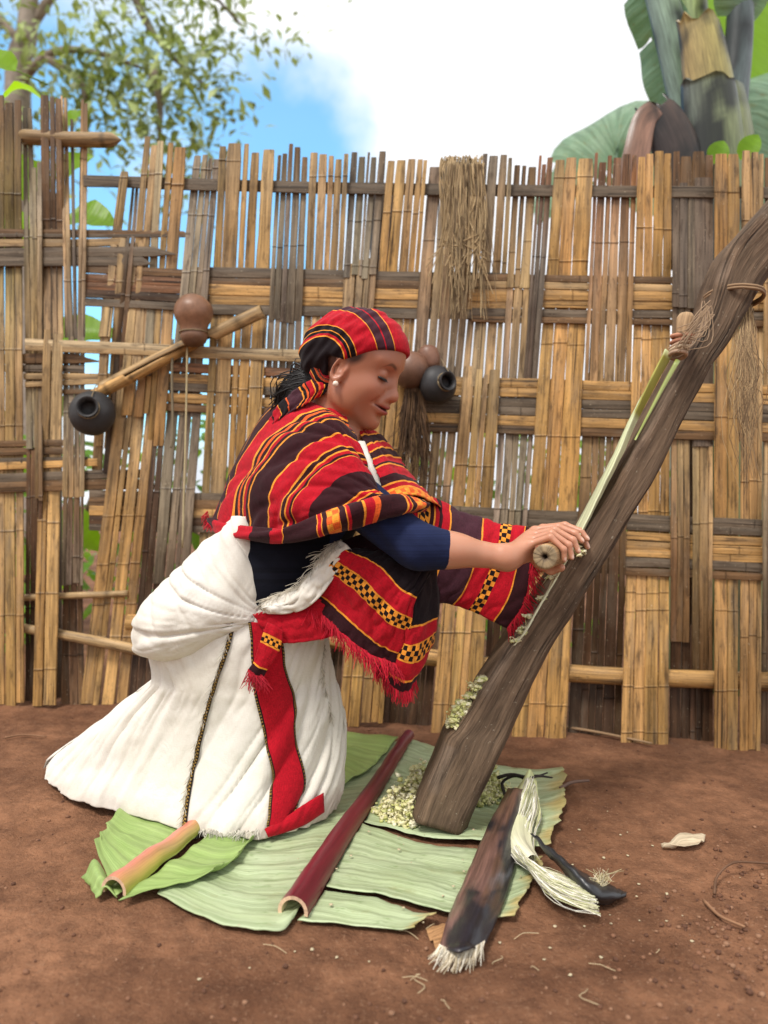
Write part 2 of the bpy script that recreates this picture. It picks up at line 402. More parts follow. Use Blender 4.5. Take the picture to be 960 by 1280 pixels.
vs(14, 462, 908, 6, 2, [(470, Gy), (560, Tn), (640, Br), (908, Db)], gap_m=.08, dd=.003, nodes=(606, 740))
vs(15, 196, 482, 4, 1, [(196, Gy), (330, Tn), (482, Tn)], gap_t=.24, gap_m=.12, nodes=(328,), jtop=4)
vs(15, 462, 916, 4, 1, [(462, Tn), (640, Gd), (916, Gd)], gap_m=.05, nodes=(462, 582, 790, 880), dd=-.003)
vs(16, 208, 362, 3, 2, [(208, Br), (362, Tn)], f1=.62, gap_t=.32, nodes=())
vs(16, 200, 474, 3, 2, [(200, Rd), (320, Dg), (474, Dg)], f0=.60, gap_t=.2, gap_m=.06, nodes=(322,), dd=-.004, jbot=1)
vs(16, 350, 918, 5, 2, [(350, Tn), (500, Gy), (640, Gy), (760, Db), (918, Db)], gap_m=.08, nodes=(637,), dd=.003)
vs(17, 200, 926, 3, 1, [(200, Tn), (330, Gd), (640, Gd), (926, Gd)], gap_t=.06, gap_m=.02, nodes=(222, 326, 430, 545, 715, 880), jtop=4)
vs(18, 198, 480, 6, 2, [(198, Rd), (480, Tn)], gap_t=.18, nodes=(304,))
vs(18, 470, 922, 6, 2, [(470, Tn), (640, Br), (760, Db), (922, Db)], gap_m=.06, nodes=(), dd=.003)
vs(19, 192, 936, 4, 1, [(192, Gd), (380, Gd), (640, Gd), (936, Gd)], gap_t=.06, gap_m=.02, nodes=(286, 424, 640, 763, 741, 858, 914), jtop=5)
vs(20, 192, 255, 4, 2, [(192, Br), (255, Br)], gap_t=.06, dd=.01, nodes=())
vs(20, 228, 560, 1, 2, [(228, Dg), (330, Dg), (560, Dg)], f0=.5, gap_t=0, gap_m=0, nodes=(500,), jbot=2)
vs(20, 234, 386, 3, 2, [(234, Dg), (386, Dg)], f1=.55, gap_t=.05, nodes=(), dd=-.006, jbot=3)
vs(20, 376, 802, 3, 2, [(376, Dg), (520, Tn), (700, Br), (802, Br)], f1=.46, gap_m=.05, nodes=(672, 799), jbot=1)
vs(20, 520, 842, 3, 2, [(520, Tn), (640, Tn), (842, Br)], f0=.50, f1=.98, gap_m=.05, nodes=(654,))
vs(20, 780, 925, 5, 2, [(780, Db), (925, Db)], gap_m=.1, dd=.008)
vs(21, 190, 938, 2, 1, [(190, Gd), (500, Gd), (938, Gd)], f1=.52, gap_t=.04, gap_m=.03, nodes=(240, 522, 650, 763, 862), jtop=4)
vs(21, 192, 938, 3, 1, [(192, Tn), (400, Tn), (938, Gd)], f0=.54, gap_t=.05, gap_m=.03, nodes=(275, 602, 795), jtop=4)
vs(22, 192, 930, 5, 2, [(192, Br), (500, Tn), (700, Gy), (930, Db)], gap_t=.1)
vs(23, 190, 938, 5, 1, [(192, Tn), (938, Gd)], gap_t=.1)
vs(24, 192, 935, 5, 2, [(192, Gy), (600, Tn), (935, Db)], gap_t=.1)

def hlath(x0, y0, x1, y1, w, color, dd=0.0, point=None, seed=0, sag=0.0, bulge=.16, nodes=True, var=.18):
    rnd = random.Random(seed*17+3); n = max(8, int(abs(x1-x0)/28)); rows, cols = [], []
    xs_ = list(np.linspace(x0, x1, n)); nn = []
    if nodes:
        for j in range(1, int(abs(x1-x0)/190)+1):
            v = x0+(x1-x0)*(j*190+rnd.uniform(-70, 0))/abs(x1-x0)
            if min(x0, x1)+6 < v < max(x0, x1)-6: nn.append(v); xs_ += [v-3, v-1.5, v, v+1.5, v+3]
    if point: xs_ += [x1-point, x1-point*.5]
    xs_ = sorted(xs_); c0 = PAL[color]; sh = rnd.uniform(.85, 1.15); wob = rnd.uniform(0, 99)
    for x in xs_:
        f = (x-x0)/(x1-x0); y = y0+(y1-y0)*f+sag*math.sin(f*math.pi)+1.2*nz1(x*.01+wob, 3)
        ww = w*(1+.07*nz1(x*.03+wob, 1))
        if point and x > x1-point: q = (x1-x)/point; ww *= max(.08, q); y += w*.28*(1-q)
        rows.append((x, y, dd, ww)); cols.append(c0*sh*(1+var*nz1(x*.02+wob, 6)))
    nidx = [(min(range(len(xs_)), key=lambda q: abs(xs_[q]-v)), .8) for v in nn]
    return splint('cross_lath', rows, M['bamboo'], bulge=bulge, nodes=nidx, cols=cols, horiz=True, th=.003)
def hband(bn, x0, x1, specs, seed=0):
    for k, (off, w, color) in enumerate(specs):
        hlath(x0, band_y(bn, x0)+off, x1, band_y(bn, x1)+off, w, color, seed=seed+k, dd=random.uniform(-.002, .002))
# top rail: one dark flat board, joined twice
for k, (a, c2) in enumerate(((105, 420), (416, 760), (756, 1110))):
    hlath(a, band_y('A', a), c2, band_y('A', c2), 15, 'dgrey', seed=60+k, bulge=.08, dd=.001*k, nodes=False)
# second band
S = [(-22, 13, Dg), (-11, 11, Br), (0, 14, Gd), (12, 12, Gd), (24, 13, Dg)]
hband('B', 235, 640, S, 70); hband('B', 590, 1110, [(-22, 9, Br), (-13, 9, Tn), (-2, 13, Gd), (9, 11, Gd), (21, 10, Dg), (30, 8, Br)], 80)
for k, (y, w, c_) in enumerate(((336, 11, Br), (347, 11, Rd), (357, 10, Rd), (367, 11, Db), (377, 10, Dg))):
    hlath(106, y, 262, y+8, w, c_, seed=86+k)
# third band
hband('C', 470, 1110, [(-24, 12, Gd), (-12, 12, Gd), (0, 12, Dg), (11, 11, Dg), (23, 13, Gd), (35, 11, Br)], 95)
for k, (y, w, c_) in enumerate(((466, 12, Rd), (479, 12, Gd), (491, 11, Dg), (505, 12, Gd), (516, 10, Br))):
    hlath(192, y-8, 480, y+5, w, c_, seed=102+k)
# fourth band
hband('D', 400, 1110, [(-30, 12, Dg), (-20, 10, Dg), (-8, 11, Gd), (3, 11, Gd), (13, 9, Gd), (24, 12, Dg), (35, 10, Br)], 110)
for k, (y, w, c_) in enumerate(((617, 9, Dg), (627, 12, Br), (638, 13, Gd), (649, 11, Db), (658, 9, Dg))):
    hlath(112, y, 405, y+8, w, c_, seed=118+k)
# left end bands
for k, (y0, x1, y1, w, c_, pt) in enumerate(((287, 236, 293, 7, Br, 6), (295, 238, 294, 6, Dg, None), (305, 150, 303, 10, Tn, None),
        (318, 220, 314, 13, Dg, 28), (328, 190, 327, 12, Dg, 12))):
    hlath(-110, y0, x1, y1, w, c_, seed=130+k, point=pt, dd=-.004 if k > 2 else 0)
for k, (x0, y0, x1, y1, w, c_, pt) in enumerate(((32, 428, 420, 444, 9, Pl, None), (32, 435, 470, 452, 8, Tn, None), (-110, 449, 126, 448, 13, Br, 34),
        (-110, 459, 105, 462, 9, Dg, None), (30, 470, 138, 470, 8, Tn, None), (32, 480, 134, 476, 7, Tn, None), (60, 490, 128, 489, 6, Br, None))):
    hlath(x0, y0, x1, y1, w, c_, seed=140+k, point=pt, dd=-.016 if k < 2 else 0)
for k, (y0, x1, y1, w, c_, pt) in enumerate(((558, 92, 553, 8, Br, None), (567, 100, 563, 9, Br, None), (578, 110, 574, 7, Dg, None), (588, 122, 578, 10, Gd, None),
        (601, 190, 592, 11, Dg, None), (612, 200, 603, 14, Br, 30))):
    hlath(-110, y0, x1, y1, w, c_, seed=150+k, point=pt)
# round poles
def pole(name, pts, r0, r1, color, seed=0, dd=0, jag=False):
    pts = [P(x, y, fD(x)+dd+d) for x, y, d in pts]; path = catmull(pts, 40); rnd = random.Random(seed)
    rad = np.linspace(r0, r1, 41)*(1+.02*np.array([nz1(i*.2, seed) for i in range(41)])); t = np.tile(PAL[color], (41, 1))*(1+.15*np.array([[nz1(i*.3, seed+5)] for i in range(41)]))
    for k in range(8, 40, 13):
        j = k+rnd.randint(-2, 2)
        if j < 41: rad[j] *= 1.09; t[j] *= .5
    V, F, UV = tube(path, rad, 12)
    return mesh(name, V, F, M['bamboo'], fence, uv=UV, tint=np.repeat(t, 12, 0))
pole('bamboo_pole', [(160, 778, 0), (330, 786, 0), (540, 822, 0), (720, 842, 0), (960, 852, 0), (1110, 858, 0)], .026, .027, Gd, 1)
pole('bamboo_pole', [(-110, 762, .0), (34, 786, -.002), (76, 793, -.004), (180, 814, -.004), (300, 842, .0)], .014, .019, Tn, 2)
pole('bamboo_pole', [(-110, 752, .01), (30, 747, .01), (80, 745, .01), (160, 742, .014)], .011, .011, Tn, 3)
# peg with a sharpened end near the top of the left end
pts = catmull([P(28, 171, fD(28)), P(80, 174, fD(80)), P(118, 175, fD(118)), P(138, 175, fD(138)), P(152, 175, fD(150))], 14)
rr = np.array([.0235]*11+[.021, .015, .008, .001]); t = np.tile(PAL[Tn]*.75, (15, 1)); t[9] *= .5
V, F, UV = tube(pts, rr, 10); mesh('sharpened_peg', V, F, M['bamboo'], fence, uv=UV, tint=np.repeat(t, 10, 0))
# bamboo posts that carry it, on the far side
for px in (60, 480, 870):
    b0 = P(px, 905, fD(px)+.1); b0[2] = gz(b0[0])-.1; t0 = P(px, 245, fD(px)+.085)
    V, F, UV = tube(catmull([b0, t0], 8), .045, 10); mesh('fence_post', V, F, M['bamboo'], fence, uv=UV, tint=np.tile(PAL[Db], (len(V), 1)))

# split bamboo chutes stuck through the weave (one thing each)
def chute(name, label, pts, r, color, open_from=1.0, group=None):
    path = catmull([P(x, y, fD(x)+d) for x, y, d in pts], 24); n = 25
    o = empty(name, path[0]); tag(o, label, 'bamboo pole', group)
    T = path[-1]-path[0]; T /= np.linalg.norm(T); a = np.cross(T, (0, 1, 0)); a /= np.linalg.norm(a); b_ = np.cross(T, a)
    V, F, UV, TT = [], [], [], []; seg = 12
    for i in range(n):
        f = i/(n-1); fu = 2*math.pi if f < open_from else math.pi*1.05
        rr_ = r*(1.06 if i % 9 == 4 else 1)
        for k in range(seg+1):
            th = (k/seg-.5)*fu+math.pi*.5
            for q in (0, 1):
                V.append(path[i]-a*math.sin(th)*rr_*(1-.22*q)+b_*math.cos(th)*rr_*(1-.22*q)); UV.append((th*r, f*.5)); TT.append(PAL[color]*(.5 if i % 9 == 4 else 1)*(1, .38)[q])
    w = (seg+1)*2
    for i in range(n-1):
        for k in range(seg):
            for q in (0, 1):
                A_ = i*w+k*2+q; B_ = A_+2
                F.append((A_, B_, B_+w, A_+w) if q == 0 else (A_, A_+w, B_+w, B_))
        for k in (0, seg):
            A_ = i*w+k*2; F.append((A_, A_+w, A_+w+1, A_+1))
    for i in (0, n-1):
        for k in range(seg): A_ = i*w+k*2; F.append((A_, A_+1, A_+3, A_+2))
    mesh('split_culm', V, F, M['bamboo'], o, uv=UV, tint=TT)
    return o
chute('split_bamboo_chute', 'split bamboo chute slanting down left from the brown gourd, its hollow open', [(328, 389, -.045), (268, 417, -.05), (200, 448, -.05), (128, 486, -.05)], .021, Tn, .34)
chute('bamboo_pole', 'bamboo pole with split end resting below the chute, pointing at the black pot', [(118, 494, -.062), (150, 478, -.062), (178, 463, -.062), (244, 428, -.03)], .019, Gd, .45)
# ================================================================== LEAVES AND FIBRES: MATERIALS
def leaf_mat(name, base, base2, trans=(110, 150, 40), tf=.35, vein=220, rough=.45, blot=None, veinvis=.5, bump=.4):
    """tint x blade colour with fine lateral veins along UV u; lets light through"""
    m, nt, b = newmat(name); uv = coord(nt, 'UV')
    sp = nd(nt, 'ShaderNodeSeparateXYZ'); nt.links.new(uv, sp.inputs[0])
    n1 = noise_(nt, uv, 1.0, 4, .6, (9, 9, 1))
    wob = math_(nt, 'MULTIPLY', n1, .02); vv = math_(nt, 'ADD', sp.outputs[1], wob)
    w = math_(nt, 'SINE', math_(nt, 'MULTIPLY', vv, vein)); w2 = math_(nt, 'SINE', math_(nt, 'MULTIPLY', vv, vein*4.3))
    vn = noise_(nt, uv, 1.0, 3, .6, (3, 60, 1))
    k = math_(nt, 'ADD', math_(nt, 'MULTIPLY', w, .5), math_(nt, 'MULTIPLY', w2, .25))
    c = mixc(nt, maprange(nt, n1, .3, .7), l4(base), l4(base2))
    c = mixc(nt, maprange(nt, vn, .42, .62, 0, veinvis), c, l4([v*.80 for v in base]))
    c = mixc(nt, maprange(nt, k, .2, .75, 0, veinvis*.5), c, l4([min(255, v*1.12) for v in base2]))
    if blot:
        bn = noise_(nt, uv, 1.0, 3, .6, (26, 60, 1)); c = mixc(nt, maprange(nt, bn, .58, .70, 0, .8), c, l4(blot)); b2_ = noise_(nt, uv, 1.0, 4, .65, (11, 15, 1)); c = mixc(nt, maprange(nt, b2_, .58, .72, 0, .55), c, l4((150, 148, 96)))
    c = mixc(nt, 1.0, c, tintattr(nt), 'MULTIPLY')
    nt.links.new(c, b.inputs['Base Color']); b.inputs['Roughness'].default_value = rough; b.inputs['Specular IOR Level'].default_value = .4
    bump_(nt, b, math_(nt, 'ADD', k, vn), bump, .0016)
    tr = nd(nt, 'ShaderNodeBsdfTranslucent'); tcol = mixc(nt, 1.0, l4(trans), tintattr(nt), 'MULTIPLY'); nt.links.new(tcol, tr.inputs[0])
    ms = nd(nt, 'ShaderNodeMixShader'); ms.inputs[0].default_value = tf
    nt.links.new(b.outputs[0], ms.inputs[1]); nt.links.new(tr.outputs[0], ms.inputs[2])
    nt.links.new(ms.outputs[0], nt.nodes['Material Output'].inputs[0])
    return m
def plain_mat(name, rough=.6, nscale=30, var=.35, bump=.3, bdist=.002, spec=.4, hi=1.15):
    m, nt, b = newmat(name); oc = coord(nt, 'Object'); n = noise_(nt, oc, nscale, 5, .6); n2 = noise_(nt, oc, nscale*6, 3, .6)
    k = maprange(nt, math_(nt, 'ADD', math_(nt, 'MULTIPLY', n, .7), math_(nt, 'MULTIPLY', n2, .3)), .3, .7, 1-var, hi); cm = nd(nt, 'ShaderNodeCombineColor')
    for i in range(3): nt.links.new(k, cm.inputs[i])
    nt.links.new(mixc(nt, 1.0, tintattr(nt), cm.outputs[0], 'MULTIPLY'), b.inputs['Base Color'])
    b.inputs['Roughness'].default_value = rough; b.inputs['Specular IOR Level'].default_value = spec
    bump_(nt, b, math_(nt, 'ADD', n, math_(nt, 'MULTIPLY', n2, .5)), bump, bdist)
    return m
M['leaf_pale'] = leaf_mat('enset_leaf_pale', (174, 190, 142), (198, 211, 172), blot=(132, 154, 104), tf=.12, vein=330, rough=.4, veinvis=.65)
M['leaf_green'] = leaf_mat('enset_leaf_green', (160, 190, 106), (182, 206, 130), tf=.25, vein=260, rough=.42, veinvis=.5)
M['leaf_lime'] = leaf_mat('broad_leaf', (96, 142, 28), (122, 168, 40), trans=(170, 215, 30), tf=.5, vein=90, rough=.4, veinvis=.5)
M['leaf_tree'] = leaf_mat('tree_leaf', (150, 166, 108), (182, 192, 138), trans=(140, 160, 60), tf=.35, vein=60)
M['leaf_bush'] = leaf_mat('bush_leaf', (70, 110, 34), (110, 150, 48), trans=(150, 190, 40), tf=.4, vein=60)
M['leaf_enset'] = leaf_mat('enset_blade', (112, 148, 120), (150, 178, 150), trans=(130, 170, 90), tf=.3, vein=150, rough=.5, veinvis=.85, blot=(120, 118, 84), bump=.9)
M['stalk'] = streak_mat('fresh_stalk', along=7, across=160, lo=.72, hi=1.2, rough=.38, bump=.15, speck=False, spec=.45)
M['sheath'] = streak_mat('rotting_sheath', along=12, across=220, lo=.55, hi=1.3, rough=.33, bump=.3, speck=False, spec=.5)
M['bark'] = plain_mat('tree_bark', .85, 10, .5, .6, .02)
M['gourd'] = plain_mat('gourd_skin', .42, 16, .42, .08, .001, hi=1.25)
M['clay'] = plain_mat('burnt_clay', .55, 25, .4, .3, .0015, hi=1.4)
M['pulp'] = plain_mat('enset_pulp', .5, 60, .25, .4, .001)
M['crumb'] = plain_mat('soil_crumb', .9, 90, .4, .4, .001)

# ================================================================== BEHIND THE FENCE
def leaf_blade(mb, base, tip, width, normal, arch=.1, fold=.15, nu=8, nv=4, tint=(1, 1, 1), shape=.8, wav=0.0, seed=0):
    base = np.array(base, float); tip = np.array(tip, float); n = np.array(normal, float); ax = tip-base; Ln = np.linalg.norm(ax); ax /= Ln
    n = n-ax*n.dot(ax); n /= np.linalg.norm(n); sd_ = np.cross(ax, n); V, UV = [], []
    for i in range(nu+1):
        t = i/nu; w = width*.5*(math.sin(math.pi*min(1, t**shape))**.75+.02)
        c = base+ax*Ln*t+n*arch*Ln*math.sin(math.pi*t)
        for j in range(nv+1):
            q = j/nv*2-1
            V.append(c+sd_*w*q+n*(fold*w*(abs(q)-.5)+wav*math.sin(t*17+seed+q*2)*abs(q))); UV.append((q*w, t*Ln))
    mb.add(V, gridfaces(nu, nv), UV, tint)
def twig(mb, pts, r0, r1, tint, seg=6, n=10):
    p = catmull(pts, n); V, F, UV = tube(p, np.linspace(r0, r1, n+1), seg); mb.add(V, F, UV, tint)

# large-leaved plant whose leaves show over and through the left end of the fence
x0, D0 = P(70, 600, 2.85)[0], 2.85
pl = empty('broad_leaf_plant', (x0, D0, gz(x0))); tag(pl, 'plant with big lime green leaves showing above and through the left end of the fence', 'plant')
mb = MB()
stem = [np.array((x0, D0, gz(x0)-.02)), P(66, 500, 2.87), P(60, 330, 2.85), P(52, 150, 2.86)]; twig(mb, stem, .016, .007, lin((110, 130, 60)), n=16)
LV = [((58, 128), (2, 124), 2.7, .13, (0, -.35, .9), .30), ((20, 88), (-34, 66), 2.75, .14, (0, -.7, .6), .1), ((70, 222), (118, 196), 2.8, .12, (0, -.9, .4), .1), ((84, 272), (146, 284), 2.75, .17, (.1, -.8, .6), .14),
      ((55, 250), (8, 190), 2.8, .15, (0, -.9, .3), .1), ((50, 330), (-10, 250), 2.8, .16, (0, -.8, .5), .1), ((75, 165), (106, 140), 2.78, .1, (0, -.8, .5), .1), ((60, 420), (150, 420), 2.8, .16, (0, -.8, .5), .1),
      ((70, 505), (140, 520), 2.75, .14, (0, -.8, .5), .12), ((70, 600), (5, 560), 2.75, .16, (0, -.8, .5), .1), ((75, 640), (128, 690), 2.75, .13, (0, -.8, .5), .1), ((60, 690), (10, 720), 2.72, .13, (0, -.8, .5), .1)]
for i, (a, c_, D, w, n, ar) in enumerate(LV):
    ml = MB(); s_ = random.uniform(.85, 1.15); leaf_blade(ml, P(*a, D+.03), P(*c_, D), w, n, ar, .25, 10, 6, (s_, s_, s_*.9), .62, .004, i)
    o_ = ml.build('leaf', M['leaf_lime'], pl)
    twig(mb, [P(60, a[1]+18, 2.86), P(*a, D+.03)], .004, .003, lin((120, 150, 50)), 5, 4)
mb.build('stem', M['stalk'], pl)

def bush(label, px, D, ztop, half, nleaf, seed, green=(1, 1, 1)):
    rnd = random.Random(seed); x = P(px, 0, D)[0]; g0 = gz(x); o = empty('leafy_bush', (x, D, g0)); tag(o, label, 'bush')
    mb = MB(); ms_ = MB()
    for k in range(7):
        a = rnd.uniform(-1, 1)*half; twig(ms_, [(x+a*.2, D, g0-.02), (x+a*.6, D+rnd.uniform(-.2, .2), g0+ztop*.5), (x+a, D+rnd.uniform(-.3, .3), g0+ztop*rnd.uniform(.75, 1))], .018, .005, lin((90, 75, 50)))
    clumps = [(x+rnd.uniform(-1, 1)*half, D+rnd.uniform(-.3, .3), g0+ztop*rnd.random()**.8) for _ in range(26)]
    for k in range(nleaf):
        c = clumps[rnd.randrange(26)]; p = np.array(c)+np.array([rnd.gauss(0, .11), rnd.gauss(0, .11), rnd.gauss(0, .10)])
        if p[2] < g0+.02: p[2] = g0+.02+rnd.random()*.1
        d = np.array((rnd.uniform(-1, 1), rnd.uniform(-1, .4), rnd.uniform(-.7, .5))); d /= np.linalg.norm(d); s_ = rnd.uniform(.6, 1.35)
        leaf_blade(mb, p, p+d*rnd.uniform(.07, .13), rnd.uniform(.03, .06), (rnd.uniform(-.4, .4), -.5, .8), .12, .3, 3, 2, (green[0]*s_, green[1]*s_, green[2]*s_))
    ms_.build('stems', M['bark'], o); mb.build('foliage', M['leaf_bush'], o)
bush('bright green bush glimpsed through gaps low in the fence at the far left', 60, 3.6, 1.15, .8, 520, 1, (1.2, 1.2, 1))
bush('green bush behind the fence, hidden by it behind the kneeling woman', 400, 3.7, .95, .9, 460, 2)
bush('yellow green bush glimpsed through the fence beyond the leaning beam', 830, 3.6, 1.05, .8, 520, 3, (1.35, 1.2, .8))

# tree with a pale trunk
TD = 7.0
t0 = P(40, 640, TD); t0[2] = gz(t0[0])-.05
tree = empty('pale_trunk_tree', t0); tag(tree, 'sparse small-leaved tree with a pale grey trunk, out of focus beyond the fence', 'tree')
mb = MB()
trunk = [t0, P(34, 400, TD), P(22, 110, TD), P(34, 40, TD), P(40, -60, TD), P(60, -220, TD)]; twig(mb, trunk, .16, .05, lin((160, 148, 136)), 10, 24)
BRS = [[P(22, 108, TD), P(55, 72, TD-.2), P(90, 62, TD-.3), P(135, 70, TD-.4), P(190, 90, TD-.5)], [P(34, 40, TD), P(80, -20, TD), P(160, -60, TD-.2), P(240, -30, TD-.3), P(300, 30, TD-.4)],
       [P(40, -60, TD), P(120, -120, TD), P(230, -130, TD), P(330, -90, TD)], [P(34, 60, TD), P(-30, 0, TD), P(-100, -40, TD)], [P(60, -220, TD), P(150, -260, TD), P(280, -240, TD)],
       [P(190, 90, TD-.5), P(200, 130, TD-.5), P(198, 200, TD-.5)], [P(60, 72, TD-.2), P(104, 110, TD-.3), P(106, 190, TD-.4)], [P(160, -60, TD-.2), P(170, 0, TD-.3), P(205, 60, TD-.4), P(260, 110, TD-.5)], [P(60, -220, TD), P(-20, -280, TD), P(-120, -260, TD)]]
for b_ in BRS: twig(mb, b_, .05, .012, lin((150, 136, 122)), 6, 12)
mb.build('trunk', M['bark'], tree)
mb = MB(); rnd = random.Random(11)
CL = []
for b_ in BRS:
    pth = catmull(b_, 14)
    for q in pth[4:]:
        for _ in range(2): CL.append(q+np.array((rnd.gauss(0, .26), rnd.gauss(0, .3), rnd.gauss(0, .24)-.05)))
CL += [P(rnd.uniform(100, 340), rnd.uniform(-60, 60), TD-.4) for _ in range(18)]+[P(rnd.uniform(180, 300), rnd.uniform(60, 165), TD-.4) for _ in range(18)]+[P(rnd.uniform(60, 210), rnd.uniform(80, 200), TD-.4) for _ in range(9)]
for c_ in CL:
    for _ in range(rnd.randint(9, 17)):
        p = c_+np.array((rnd.gauss(0, .17), rnd.gauss(0, .17), rnd.gauss(0, .15))); d = np.array((rnd.uniform(-1, 1), rnd.uniform(-1, 1), rnd.uniform(-1.2, .2))); d /= np.linalg.norm(d)
        s_ = rnd.uniform(.6, 1.4); leaf_blade(mb, p, p+d*rnd.uniform(.09, .17), rnd.uniform(.045, .085), (rnd.uniform(-.5, .5), -.6, .7), .08, .2, 2, 2, (s_, s_*1.02, s_*.9))
mb.build('crown', M['leaf_tree'], tree)

# enset plant (false banana) over the right end of the fence
ED = 3.1
e0 = P(898, 640, ED); e0[2] = gz(e0[0])-.03
en = empty('enset_plant', e0); tag(en, 'banana-like enset plant with cut leaf stubs rising above the right end of the fence', 'plant')
st = [e0, P(900, 700, ED), P(898, 420, ED), P(896, 200, ED), P(892, 120, ED)]
V, F, UV = tube(catmull(st, 20), np.linspace(.24, .12, 21), 16, jit=.02)
T = [np.array(lin((120, 128, 84)))*(1-.75*max(0, min(1, (vnoise(v, 6, 3)+.05)*4))) for v in V]; mesh('pseudostem', V, F, M['sheath'], en, uv=UV, tint=T)
def channel(name, pts, w0, w1, c0, c1, parent, depth=.5, nblack=0.0, D=ED, mat='sheath', facing=(0, -1, 0), seed=0, n=22, jag=0.0):
    """a leaf-stalk: a long gutter, convex side towards facing"""
    path = catmull(pts, n); f_ = np.array(facing, float); V, UV, T = [], [], []; q = 10; s = 0
    tang = np.gradient(path, axis=0)
    for i, p in enumerate(path):
        t_ = tang[i]/np.linalg.norm(tang[i]); sd_ = np.cross(t_, f_); sd_ /= np.linalg.norm(sd_)+1e-9; nn = np.cross(sd_, t_); w = (w0+(w1-w0)*i/n)*.5
        if i: s += np.linalg.norm(p-path[i-1])
        for layer in (0, 1):
            for k in range(q+1):
                th = (k/q*2-1)*1.45
                r = 1-.12*layer; off = jag*(nz1(k*.9+seed, 3))*t_ if i == n else 0
                v = p+sd_*math.sin(th)*w*r-nn*(math.cos(th)-.6)*w*depth*2*r*(-1)+off
                V.append(v); UV.append((th*w+seed, s)); c = np.array(c0)+(np.array(c1)-np.array(c0))*(k/q)
                bl = max(0, min(1, (vnoise((v[0], v[1], v[2]*.5), 8, 3)+nblack-.35)*5)) if nblack else 0
                T.append(c*(1-.9*bl)*(1, .8)[layer])
    Wd = 2*(q+1); F = []
    for i in range(n):
        for k in range(q):
            a = i*Wd+k; F.append((a, a+1, a+1+Wd, a+Wd)); a += q+1; F.append((a, a+Wd, a+1+Wd, a+1))
        for k in (0, q): a = i*Wd+k; F.append((a, a+Wd, a+Wd+q+1, a+q+1))
    for i in (0, n):
        for k in range(q): a = i*Wd+k; F.append((a, a+q+1, a+q+2, a+1))
    return mesh(name, V, F, M[mat], parent, uv=UV, tint=T)
gG, gB, gK, gT = lin((140, 164, 116)), lin((120, 142, 138)), lin((70, 76, 84)), lin((176, 150, 100))
channel('leaf_stalk', [P(892, 330, ED+.05), P(868, 160, ED+.02), P(842, 40, ED), P(816, -60, ED), P(780, -200, ED-.1)], .17, .13, gB, gG, en, .35, .42, seed=1)
channel('leaf_stalk', [P(900, 330, ED+.14), P(884, 120, ED+.12), P(868, 0, ED+.12), P(860, -200, ED+.1)], .17, .12, gG, lin((170, 180, 110)), en, .4, .2, seed=2)
channel('leaf_stalk', [P(906, 330, ED+.02), P(918, 140, ED), P(928, 20, ED), P(930, -180, ED)], .15, .10, gB, gK, en, .4, .62, seed=3)
channel('cut_stub', [P(900, 330, ED-.10), P(897, 160, ED-.12), P(886, 70, ED-.13), P(876, 22, ED-.13)], .25, .17, gT, lin((150, 150, 80)), en, .38, .42, seed=4, jag=.05)
channel('cut_stub', [P(905, 360, ED-.16), P(898, 190, ED-.18), P(890, 98, ED-.18)], .30, .22, gK, lin((138, 150, 92)), en, .36, .50, seed=5, jag=.03)
channel('broken_sheath', [P(872, 330, ED-.14), P(850, 200, ED-.2), P(832, 150, ED-.22), P(820, 134, ED-.22)], .24, .13, lin((40, 38, 42)), lin((84, 66, 54)), en, .12, .4, seed=6, jag=.09)
channel('broken_sheath', [P(820, 134, ED-.23), P(806, 150, ED-.24), P(797, 190, ED-.26), P(788, 240, ED-.26)], .08, .12, lin((158, 118, 96)), lin((104, 76, 60)), en, .15, .25, seed=7, jag=.05)
def big_blade(name, pts, wid, normal, mat, parent, tint=(1, 1, 1), n=26, q=8, droop=.35, seed=0):
    path = catmull(pts, n); V, UV, T = [], [], []; tg = np.gradient(path, axis=0); s = 0
    for i, p in enumerate(path):
        t_ = tg[i]/np.linalg.norm(tg[i]); nn = np.array(normal, float); nn -= t_*nn.dot(t_); nn /= np.linalg.norm(nn); sd_ = np.cross(t_, nn); w = wid*.5*math.sin(math.pi*(.06+.94*i/n)**.7)**.6 if i < n else .002
        if i: s += np.linalg.norm(p-path[i-1])
        for k in range(q+1):
            f = k/q*2-1; V.append(p+sd_*w*f-nn*(abs(f)**1.6)*w*droop+nn*.02*math.sin(s*22+seed)*abs(f)); UV.append((f*w, s)); T.append(tint)
    rnd_ = random.Random(seed+50); Fk = gridfaces(n, q); cut_ = set()                 # the wind has split the blade along its veins
    for _ in range(7):
        i_ = rnd_.randint(4, n-3); sd2 = rnd_.random() < .5; dp = rnd_.randint(1, 3)
        for k in range(dp): cut_.add(i_*q+(k if sd2 else q-1-k))
    for f in sorted(cut_): i_, k = divmod(f, q); V[(i_+1)*(q+1)+k] = V[(i_+1)*(q+1)+k]*.35+V[i_*(q+1)+k]*.65; V[(i_+1)*(q+1)+k+1] = V[(i_+1)*(q+1)+k+1]*.35+V[i_*(q+1)+k+1]*.65
    return mesh(name, V, [f for i_, f in enumerate(Fk) if i_ not in cut_], M[mat], parent, uv=UV, tint=T)
big_blade('leaf_blade', [P(862, 250, ED+.3), P(838, 176, ED+.4), P(780, 148, ED+.5), P(720, 188, ED+.6), P(670, 280, ED+.7)], .62, (-.35, -.75, .55), 'leaf_enset', en, seed=1)
big_blade('leaf_blade', [P(850, 160, ED+.1), P(832, 80, ED+.1), P(800, -20, ED+.05), P(750, -160, ED)], .26, (-.8, -.6, .1), 'leaf_enset', en, (.9, .95, 1.05), seed=2)
